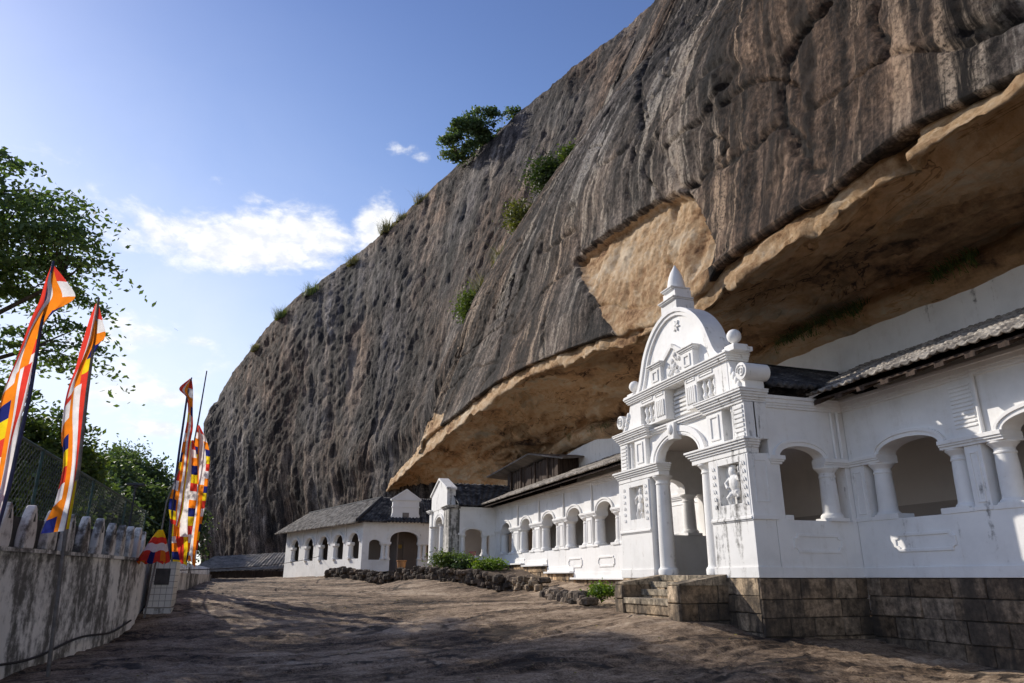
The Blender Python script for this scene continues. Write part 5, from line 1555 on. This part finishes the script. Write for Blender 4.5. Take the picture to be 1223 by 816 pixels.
def flags():
    grp = 'striped prayer flags on poles along the parapet'
    # second flag
    pl = on_y(12.75)
    root = thing('prayer_flag', 'narrow striped flag whose foot hangs over the merlons, second from the left', 'flag', pl(60, 800), grp)
    m = MB(); m.tube([on_y(13.0)(57, 808), on_y(12.75)(78, 640), pl(94, 560), pl(104, 470), pl(110, 425), pl(118, 356)], [.03, .03, .028, .025, .022, .018], 8); m.build('pole', M_BAMBOO, root, smooth=60)
    flag_cloth('cloth', [(114, 363), (107, 381), (96, 416), (89.6, 439), (80, 464), (74, 490), (71, 521), (73, 541), (73, 565), (66, 600), (58, 620), (51, 638)],
               [(117, 362), (122, 383), (125, 400), (117, 412), (109, 430), (105, 455), (103, 475), (100, 505), (96, 545), (93, 575), (89, 605), (85, 632)], pl, 150, M_CLOTH, root, TOP, BOT, 1.5, .36, .05, 1)
    # first flag, nearest
    pl = on_y(10.9)
    root = thing('prayer_flag', 'tall striped flag nearest the viewer, cut by the left edge', 'flag', pl(-30, 800), grp)
    m = MB(); m.tube([on_y(11.2)(-45, 840), pl(-12, 660), pl(10, 585), pl(36, 470), pl(48, 395), pl(64, 312)], [.03, .03, .028, .025, .022, .018], 8); m.build('pole', M_POLE, root, smooth=60)
    flag_cloth('cloth', [(61, 317), (51, 337), (45, 358), (35, 381), (25, 412), (15, 439), (7, 460), (0, 485), (-7, 520), (-14, 560), (-20, 600), (-26, 640)],
               [(64, 317), (76, 333), (88, 353), (73, 366), (56, 380), (51, 395), (46, 415), (41, 439), (34, 475), (26, 505), (14, 560), (-2, 640)], pl, 150, M_CLOTH, root, TOP, BOT[:2]+[(WHT, .08), (RED, .14), (WHT, .14)], 1.6, .33, .05, 2, 1.0)
    # far flags
    pl = on_y(24)
    root = thing('prayer_flag', 'twisted striped flag curling over at its top on a dark pole in the far cluster', 'flag', pl(200, 690), grp)
    m = MB(); m.tube([pl(199, 692), pl(205, 610), pl(214, 540), pl(224, 470), pl(229, 451)], [.04, .04, .035, .03, .02], 8); m.build('pole', M_POLE, root, smooth=60)
    flag_cloth('cloth', [(227, 452), (214, 464), (222, 474), (224, 488), (222, 505), (217, 530), (213, 555), (208, 580), (203, 604), (205, 625)],
               [(229, 453), (230, 468), (230, 480), (230, 495), (230, 512), (227, 530), (225, 555), (222, 585), (220, 608), (214, 630)], pl, 140, M_CLOTH, root, TOP, BOT, 1.2, .40, .07, 3)
    pl = on_y(26)
    root = thing('prayer_flag', 'gathered striped flag bunched in vertical folds, right in the far cluster', 'flag', pl(206, 690), grp)
    m = MB(); m.tube([pl(205, 690), pl(216, 620), pl(226, 560), pl(237, 500)], [.04, .035, .03, .02], 8); m.build('pole', M_BAMBOO, root, smooth=60)
    flag_cloth('cloth', [(236, 508), (232, 524), (229, 545), (228, 570), (225, 595), (222, 620), (220, 645), (222, 668)],
               [(238, 508), (247, 530), (250, 548), (248, 570), (246, 595), (243, 620), (240, 645), (235, 678)], pl, 130, M_CLOTH, root, [('SQ', .3), (ORG, .25), (WHT, .2), ('SQ', .25)], [('SQ', .3), (WHT, .2), (ORG, .25), ('SQ', .25)], 2.0, .34, .16, 4)
    pl = on_y(25)
    root = thing('prayer_flag', 'limp striped flag behind the gathered one, lowest in the far cluster', 'flag', pl(203, 690), grp)
    m = MB(); m.tube([pl(203, 690), pl(214, 600), pl(228, 520)], [.035, .03, .02], 8); m.build('pole', M_BAMBOO, root, smooth=60)
    flag_cloth('cloth', [(227, 526), (218, 560), (212, 590), (206, 615), (205, 635), (207, 655), (210, 672)],
               [(231, 526), (235, 560), (234, 590), (232, 615), (230, 635), (229, 655), (226, 676)], pl, 110, M_CLOTH, root, [(YEL, .12), (ORG, .3), (WHT, .26), ('SQ', .32)], [('SQ', .28), (RED, .2), (YEL, .16), (ORG, .2), ('SQ', .16)], 3.0, .36, .17, 5)
    pl = on_y(26.5)
    root = thing('flagless_pole', 'bare dark slanting pole rising above the far flags', 'pole', pl(210, 688))
    m = MB(); m.tube([pl(204, 692), pl(222, 590), pl(247, 443)], [.04, .035, .02], 8); m.build('pole_shaft', M_POLE, root, smooth=60)
    # small furled flag
    pl = on_y(19)
    root = thing('furled_flag', 'small tent-shaped furled flag with a yellow cap above the tiled block', 'flag', pl(172, 735))
    m = MB(); m.tube([on_y(19)(172, 738), pl(186, 672), pl(199, 600), pl(214, 560)], [.022, .02, .018, .012], 8); m.build('pole', M_BAMBOO, root, smooth=60)
    cx, cy, ct = pl(193, 633); zb = pl(190, 672)[2]
    n, k = 22, 40
    tt = np.linspace(0, 1, n); q = np.linspace(0, 2*math.pi, k)
    T, Q = np.meshgrid(tt, q, indexing='ij')
    rad = .05+.27*T**.8 + .05*T*np.sin(Q*7)
    ztop = pl(193, 633)[2]
    P = np.stack([cx-.02-.06*T+rad*np.cos(Q), cy+rad*np.sin(Q), ztop+(zb-ztop)*T+.04*T*np.sin(Q*5)], -1)
    o = grid_obj('cloth', P, M_CLOTH, None, parent=root)
    at = o.data.color_attributes.new('Col', 'FLOAT_COLOR', 'CORNER'); cols = np.zeros((n-1, k-1, 3))
    for i in range(n-1):
        f = i/(n-1)
        for j in range(k-1):
            cols[i, j] = YEL if f < .2 else RED if f < .42 else WHT if f < .62 else [RED, ORG, RED, BLUE, RED, ORG][(j//3) % 6]
    cols = np.repeat(cols.reshape(-1, 3), 4, 0)
    at.data.foreach_set('color', np.concatenate([cols, np.ones((len(cols), 1))], 1).reshape(-1).astype(np.float32))
flags()
def cables():
    def sag(a, b, s, n=14):
        a, b = Vector(a), Vector(b)
        return [tuple(a.lerp(b, i/n) - Vector((0, 0, s*4*(i/n)*(1-i/n)))) for i in range(n+1)]
    m = MB(); m.tube(sag((-2.7, 24, .2), (6, 66, 2.2), .35, 16), .016, 5)
    tag(m.build('cable', M_CABLE), 'thin cable sagging from the flags towards the far building', 'cable')
    ys_ = np.linspace(9.0, 19, 30); pts = []
    for y in ys_:
        x = float(parapet_x(y))+.10; z = max(float(ground_z(x, y)[0])+.10, -1.35+.04*(y-9))
        pts.append((x, float(y), z+.05*math.sin(y*1.7)))
    m = MB(); m.tube(pts, .02, 6); tag(m.build('cable', M_CABLE), 'thick grey cable clipped along the foot of the parapet', 'cable')
cables()

# ------------------------------------------------------------------ vegetation
def leaf_mesh(name, C, size, mat, parent=None, aspect=.5, droop=.3, seed=0, tint=None, up=.0):
    """C: leaf centres (n,3); every leaf is a small kite-shaped face"""
    rr = np.random.default_rng(seed); n = len(C)
    d = rr.normal(size=(n, 3)); d[:, 2] = d[:, 2]*.6 - droop + up; d /= np.linalg.norm(d, axis=1)[:, None]
    e = rr.normal(size=(n, 3)); e -= (e*d).sum(1)[:, None]*d; e /= np.linalg.norm(e, axis=1)[:, None]
    s = (size*rr.uniform(.6, 1.3, n))[:, None]
    V = np.stack([C-d*s, C+e*s*aspect-d*s*.1, C+d*s, C-e*s*aspect-d*s*.1], 1)
    me = bpy.data.meshes.new(name)
    me.vertices.add(n*4); me.vertices.foreach_set('co', V.reshape(-1).astype(np.float32))
    me.loops.add(n*4); me.loops.foreach_set('vertex_index', np.arange(n*4, dtype=np.int32))
    me.polygons.add(n); me.polygons.foreach_set('loop_start', np.arange(0, n*4, 4, dtype=np.int32)); me.polygons.foreach_set('loop_total', np.full(n, 4, dtype=np.int32))
    me.update(calc_edges=True)
    t = rr.random(n)*.75 if tint is None else tint
    at = me.attributes.new('tint', 'FLOAT', 'POINT'); at.data.foreach_set('value', np.repeat(np.clip(t, 0, 1), 4).astype(np.float32))
    me.materials.append(mat)
    o = bpy.data.objects.new(name, me); COL.objects.link(o)
    if parent is not None:
        o.parent = parent; o.matrix_parent_inverse = Matrix.Translation(-parent.location)
    return o
def tree(name, label, base, top_z, blobs, nclump, nleaf, size, mat, seed, group=None, trunk_r=.25, flat=.6, spread=.55, cat='tree', clump_var=.35, bark=M_BARK, spray=False):
    """blobs: (centre, radii) ellipsoids the limbs grow into; leaves gather in clumps at limb ends"""
    rr = np.random.default_rng(seed)
    root = thing(name, label, cat, base, group)
    b = Vector(base); wts = np.array([r[0]*r[1]*r[2] for _, r in blobs]); wts = wts/wts.sum()
    cl = []
    for k in range(nclump):
        c, r = blobs[rr.choice(len(blobs), p=wts)]
        d = rr.normal(size=3); d /= np.linalg.norm(d); q = rr.uniform(.35, 1.0)**.6
        cl.append(np.array(c)+d*np.array(r)*q)
    cl = np.array(cl)
    cen = np.average([c for c, _ in blobs], axis=0, weights=wts)
    fork = Vector((b.x+(cen[0]-b.x)*.35, b.y+(cen[1]-b.y)*.35, b.z+(cen[2]-b.z)*.55))
    m = MB()
    m.tube([b-Vector((0, 0, .3)), b.lerp(fork, .5)+Vector((.05, .1, 0)), fork], [trunk_r*1.15, trunk_r*.9, trunk_r*.7], 10)
    m.build('trunk', bark, root, smooth=60)
    m = MB()
    hubs = []
    for c, r in blobs:
        h = Vector(c) - Vector((0, 0, r[2]*.35)); hubs.append(h)
        mid = fork.lerp(h, .5)+Vector((0, 0, .12*(h-fork).length)); m.tube([fork, mid, h], [trunk_r*.55, trunk_r*.4, trunk_r*.28], 7)
    for c in cl:
        v = Vector(c); h = min(hubs, key=lambda q: (q-v).length)
        mid = h.lerp(v, .55)+Vector((rr.uniform(-.15, .15), rr.uniform(-.15, .15), .08*(v-h).length))
        m.tube([h, mid, v], [trunk_r*.2, trunk_r*.12, trunk_r*.05], 5)
    m.build('branches', bark, root, smooth=60)
    per = nleaf//nclump
    C = []; T = []
    for c in cl:
        k = int(per*rr.uniform(.6, 1.4)); s = spread*rr.uniform(1-clump_var, 1+clump_var)
        if spray:
            dv = c-np.array([b.x, b.y, c[2]-.6]); dv = dv/np.linalg.norm(dv); sd = np.array([-dv[1], dv[0], 0])
            p = dv*(rr.normal(size=(k, 1))*s*1.5) + sd*(rr.normal(size=(k, 1))*s*.75); p[:, 2] += rr.normal(size=k)*s*flat*.5
        else: p = rr.normal(size=(k, 3))*np.array([s, s, s*flat])
        h = np.hypot(p[:, 0], p[:, 1]); p[:, 2] -= .15*h*h/s
        C.append(c+p); T.append(np.clip(rr.normal(.35+rr.uniform(-.15, .25), .15, k), 0, 1))
    leaf_mesh('crown', np.concatenate(C), size, mat, root, seed=seed+1, tint=np.concatenate(T))
    return root
# large feathery tree at left, behind the fence
tree('spreading_tree', 'tall feathery dark-leaved tree spreading in from the left edge', (-15.5, 30, -4.5), 16,
     [((-11.22, 30.5, 12.93), (3.54, 3.17, 2.2)), ((-8.91, 31.11, 11.71), (2.68, 2.68, 0.98)), ((-11.71, 30.5, 15.13), (2.68, 2.93, 1.34)), ((-9.39, 31.11, 8.91), (1.95, 2.44, 1.22)), ((-10.86, 30.5, 5.86), (2.07, 2.68, 1.71)), ((-13.42, 31.11, 11.59), (2.68, 2.44, 3.17))],
     120, 21000, .13, M_LEAF, 11, trunk_r=.26, flat=.36, spread=.60, spray=True)
bg = 'trees behind the parapet'
tree('broadleaf_tree', 'sunlit olive-green tree behind the fence, under the spreading tree', (-9.5, 32, -4), 5, [((-9.2, 32, 3.0), (2.6, 2.4, 2.6)), ((-8.0, 32.5, 5.2), (1.4, 1.4, 1.4)), ((-10.5, 32, 4.5), (2, 2, 2.2))], 90, 30000, .13, M_SHRUB, 21, bg, .2, .7, .5)
for i, (x, y, z0, zc, r, lab) in enumerate([
    (-10.2, 45, -4, 2.6, 3.0, 'dark leafy tree beyond the fence, behind its far post'),
    (-11.5, 56, -4, 4.6, 3.8, 'rounded green tree behind the fence corner, left of the tallest far crown'),
    (-11.2, 66, -4, 6.8, 4.0, 'tallest green tree of the far row, left of the flag cluster'),
    (-8.6, 58, -4, 3.8, 3.0, 'bushy green tree right behind the far flags'),
    (-9.6, 80, -3, 5.2, 3.6, 'green tree at the foot of the rock, right of the flags')]):
    tree('broadleaf_tree', lab, (x, y, z0), zc+r, [((x, y, zc), (r, r, r*.85)), ((x+r*.6, y, zc-r*.35), (r*.6, r*.6, r*.6)), ((x-r*.5, y+.5, zc+r*.45), (r*.6, r*.6, r*.55))], 110, 26000, .17, M_LEAF2, 30+i, bg, .22, .75, .62)
# tree on the skyline of the dome
kx = px_pt(575, 168, 84)
def at_px(px, py, rad): return px_pt(px, py, rad)
tree('skyline_tree', 'lone leafy tree on the skyline of the rock', at_px(565, 192, 86), 70,
     [(at_px(545, 175, 85), (2.2, 2, 1.9)), (at_px(580, 148, 85), (3.2, 2.2, 2.6)), (at_px(600, 135, 85), (2.4, 2, 1.8)), (at_px(560, 160, 85), (2.4, 2, 2.0))], 48, 7600, .27, M_LEAF2, 51, None, .16, .55, .50)
def shrub(name, label, c, r, n, size, mat, seed, group=None, cat='shrub', flat=.8):
    rr = np.random.default_rng(seed)
    root = thing(name, label, cat, (c[0], c[1], c[2]-r[2]), group)
    m = MB(); k = 14; pts = []
    for i in range(k):
        d = rr.normal(size=3); d[2] = abs(d[2]); d /= np.linalg.norm(d)
        e = np.array(c)+d*np.array(r)*rr.uniform(.4, .9); pts.append(e)
        m.tube([(c[0], c[1], c[2]-r[2]), tuple(.5*(e+np.array([c[0], c[1], c[2]-r[2]*.3]))), tuple(e)], [.03*r[2], .02*r[2], .01*r[2]], 5)
    m.build('stems', M_BARK, root)
    C = np.concatenate([p+rr.normal(size=(n//k, 3))*np.array(r)*.34 for p in pts]); T = np.concatenate([np.clip(rr.normal(rr.uniform(.2, .6), .15, n//k), 0, 1) for p in pts])
    leaf_mesh('foliage', C, size, mat, root, seed=seed, tint=T, droop=.1, up=.2)
    return root
def tuft(name, label, c, r, h, n, mat, seed, group=None, cat='grass tuft'):
    rr = np.random.default_rng(seed); V = []; F = []; T = []
    for i in range(n):
        q = rr.uniform(0, 6.28); ra = r*math.sqrt(rr.random()); b = np.array([c[0]+ra*math.cos(q), c[1]+ra*math.sin(q), c[2]-.1])
        ln = h*rr.uniform(.5, 1.2); lean = rr.normal(size=2)*.38; w = .012*h+.004
        p1 = b+np.array([lean[0]*ln*.35, lean[1]*ln*.35, ln*.6]); p2 = b+np.array([lean[0]*ln, lean[1]*ln, ln*rr.uniform(.75, 1)])
        sd = np.array([math.cos(q+1.3), math.sin(q+1.3), 0])*w
        o = len(V); V += [tuple(b-sd), tuple(b+sd), tuple(p1+sd*.8), tuple(p1-sd*.8), tuple(p2)]; F += [(o, o+1, o+2, o+3), (o+3, o+2, o+4)]; T += [rr.random()]*5
    me = bpy.data.meshes.new(name); me.from_pydata(V, [], F)
    at = me.attributes.new('tint', 'FLOAT', 'POINT'); at.data.foreach_set('value', np.array(T, np.float32)); me.materials.append(mat)
    o = bpy.data.objects.new(name, me); COL.objects.link(o); tag(o, label, cat, group)
    return o
shrub('cliff_shrub', 'large dark shrub high in the cleft of the rock', at_px(655, 218, 44), (1.4, 1.4, 1.3), 5200, .11, M_LEAF2D, 61, 'shrubs in the cleft of the rock')
shrub('cliff_shrub', 'slim shrub reaching up beside the large dark one in the rock cleft', at_px(682, 192, 42), (.7, .7, .9), 2200, .10, M_SHRUB, 62, 'shrubs in the cleft of the rock')
shrub('cliff_shrub', 'yellow-green shrub midway down the cleft of the rock', at_px(622, 268, 46), (1.2, 1.2, 1.5), 3400, .12, M_DRYSHRUB, 63, 'shrubs in the cleft of the rock')
shrub('cliff_shrub', 'small green shrub lowest in the cleft of the rock', at_px(565, 372, 50), (1.2, 1.2, 1.4), 4600, .11, M_SHRUB, 64, 'shrubs in the cleft of the rock')
tuft('cliff_grass', 'dry straw-coloured grass below the yellow-green cleft shrub', at_px(600, 318, 47), .8, 1.6, 260, M_DRY, 66, 'dry grass in the rock cleft')
tuft('cliff_grass', 'dry brown grass just above the lowest cleft shrub', at_px(576, 352, 49.5), .6, 1.5, 240, M_DRY, 67, 'dry grass in the rock cleft')
SKT = [(336, 376, 102, 1.1, 'dark bushy tuft, lowest large one on the skyline of the rock'), (372, 350, 100, 1.3, 'wide low tuft on the skyline, second large one from the bottom'), (421, 312, 96, .9, 'sparse thin tuft on the skyline below the cloud bank'),
       (462, 274, 94, 1.3, 'bristly tuft on the skyline in front of the bright cloud'), (480, 260, 93, .9, 'small tuft just right of the bristly skyline tuft'), (503, 238, 92, 1.1, 'spiky dry tuft topmost on the skyline below the lone tree'), (305, 414, 104, .7, 'tiny tuft at the lower left of the rock skyline')]
for i, (px, py, rad, s, lab) in enumerate(SKT):
    c = at_px(px, py+5, rad)
    tuft('skyline_tuft', lab, c, s*1.0, s*1.7, 300, M_SHRUB if i in (0, 1) else M_DRY, 70+i, 'tufts on the skyline of the rock')
def bed_plant(label, x, y, z, r, n, mat, seed, size=.07):
    shrub('bed_plant', label, (x, y, z), r, n, size, mat, seed, 'plants in the beds along the wall', 'plant')
bed_plant('larger bushy green plant before the blackened pavilion corner pier', 9.1, 37.6, .70, (.8, .8, .50), 2800, M_SHRUB, 81)
bed_plant('darker low plant between the larger bush and the bright yellow-green one', 9.75, 36.6, .62, (.55, .6, .4), 1600, M_LEAF2, 82)
bed_plant('bright yellow-green plant in front of the pavilion base', 10.6, 35.2, .50, (.7, .75, .34), 2300, M_BRIGHT, 83)
bed_plant('small lime-green plant between edging stones and steps', 8.95, 18.9, -.42, (.32, .35, .24), 1500, M_BRIGHT, 84, .045)
tp = MB(); tp.lathe(8.0, 44.6, [(.16, .45), (.24, .62), (.27, .90), (.31, .93), (.31, .99), (.24, .99), (.2, .7), (.02, .68)], 14)
tag(tp.build('flower_pot', M_TERRA, smooth=40), 'orange clay pot before the far gateway, left of the pavilion', 'pot')
# grass hanging on the ledge under the ceiling
def ledge_grass():
    rr = np.random.default_rng(91); V = []; F = []; T = []
    for i in range(2600):
        y = rr.uniform(10.5, 17.5) if rr.random() < .8 else rr.uniform(29, 36)
        g = float(perlin(y*.9, .5, .2)); 
        if g < -.05: continue
        x = 14.75+rr.uniform(-.15, .15); z = float(np.interp(y, JY, JZ))-.42+rr.uniform(-.15, .1)
        ln = rr.uniform(.18, .5); dx, dy = rr.normal()*.09-.08, rr.normal()*.1
        o = len(V); w = .012
        V += [(x, y-w, z), (x, y+w, z), (x+dx*.6, y+dy*.6+w*.7, z+ln*.6), (x+dx*.6, y+dy*.6-w*.7, z+ln*.6), (x+dx*1.8, y+dy*1.6, z+ln*.75)]
        F += [(o, o+1, o+2, o+3), (o+3, o+2, o+4)]; T += [rr.random()*.8]*5
    me = bpy.data.meshes.new('ledge_grass'); me.from_pydata(V, [], F)
    at = me.attributes.new('tint', 'FLOAT', 'POINT'); at.data.foreach_set('value', np.array(T, np.float32)); me.materials.append(M_SHRUB)
    o = bpy.data.objects.new('ledge_grass', me); COL.objects.link(o); tag(o, 'green grass growing on the ledge below the rock ceiling', 'grass', kind='stuff')
    # the earthy ledge itself
    Y = np.arange(8, 37, .15); rows = []
    zj = np.interp(Y, JY, JZ)
    for (x, dz) in ((15.2, .25), (14.95, .02), (14.80, -.12), (14.62, -.30), (14.60, -.50), (14.74, -.70), (14.98, -.80)):
        rows.append(np.stack([x+.09*fbm(Y*1.3, Y*0+dz*3, 2, 3), Y, zj+dz+.12*fbm(Y*.8, Y*0+dz*2, 6, 3)], -1))
    P = np.stack(rows, 1); st = np.stack([Y[:, None]+0*P[..., 0], P[..., 2], 0*P[..., 0]], -1)
    o = grid_obj('rock_ledge', P, M_ROCK, {'st': st, 'region': 0*P[..., 0]+2, 'scar': 0*P[..., 0], 'crack': 0*P[..., 0]+9}); tag(o, 'earthy rock ledge between the ceiling and the white wall', 'rock', kind='structure')
ledge_grass()

def litter():
    rr = np.random.default_rng(5); V = []; F = []
    for i in range(420):
        x, y = rr.uniform(-2.3, 9), rr.uniform(6.5, 24)
        z = float(ground_z(x, y)[0])+.012; q = rr.uniform(0, 6.28); a = rr.uniform(.015, .045); c, s_ = math.cos(q), math.sin(q); o = len(V)
        V += [(x-a*c, y-a*s_, z), (x+a*.5*s_, y-a*.5*c, z+rr.uniform(0, .02)), (x+a*c, y+a*s_, z+.005), (x-a*.5*s_, y+a*.5*c, z+rr.uniform(0, .02))]; F.append((o, o+1, o+2, o+3))
    me = bpy.data.meshes.new('leaf_litter'); me.from_pydata(V, [], F)
    at = me.attributes.new('tint', 'FLOAT', 'POINT'); at.data.foreach_set('value', np.repeat(rr.random(420), 4).astype(np.float32)); me.materials.append(M_DRY)
    o = bpy.data.objects.new('leaf_litter', me); COL.objects.link(o); tag(o, 'dry fallen leaves scattered over the bedrock', 'leaves', kind='stuff')
litter()
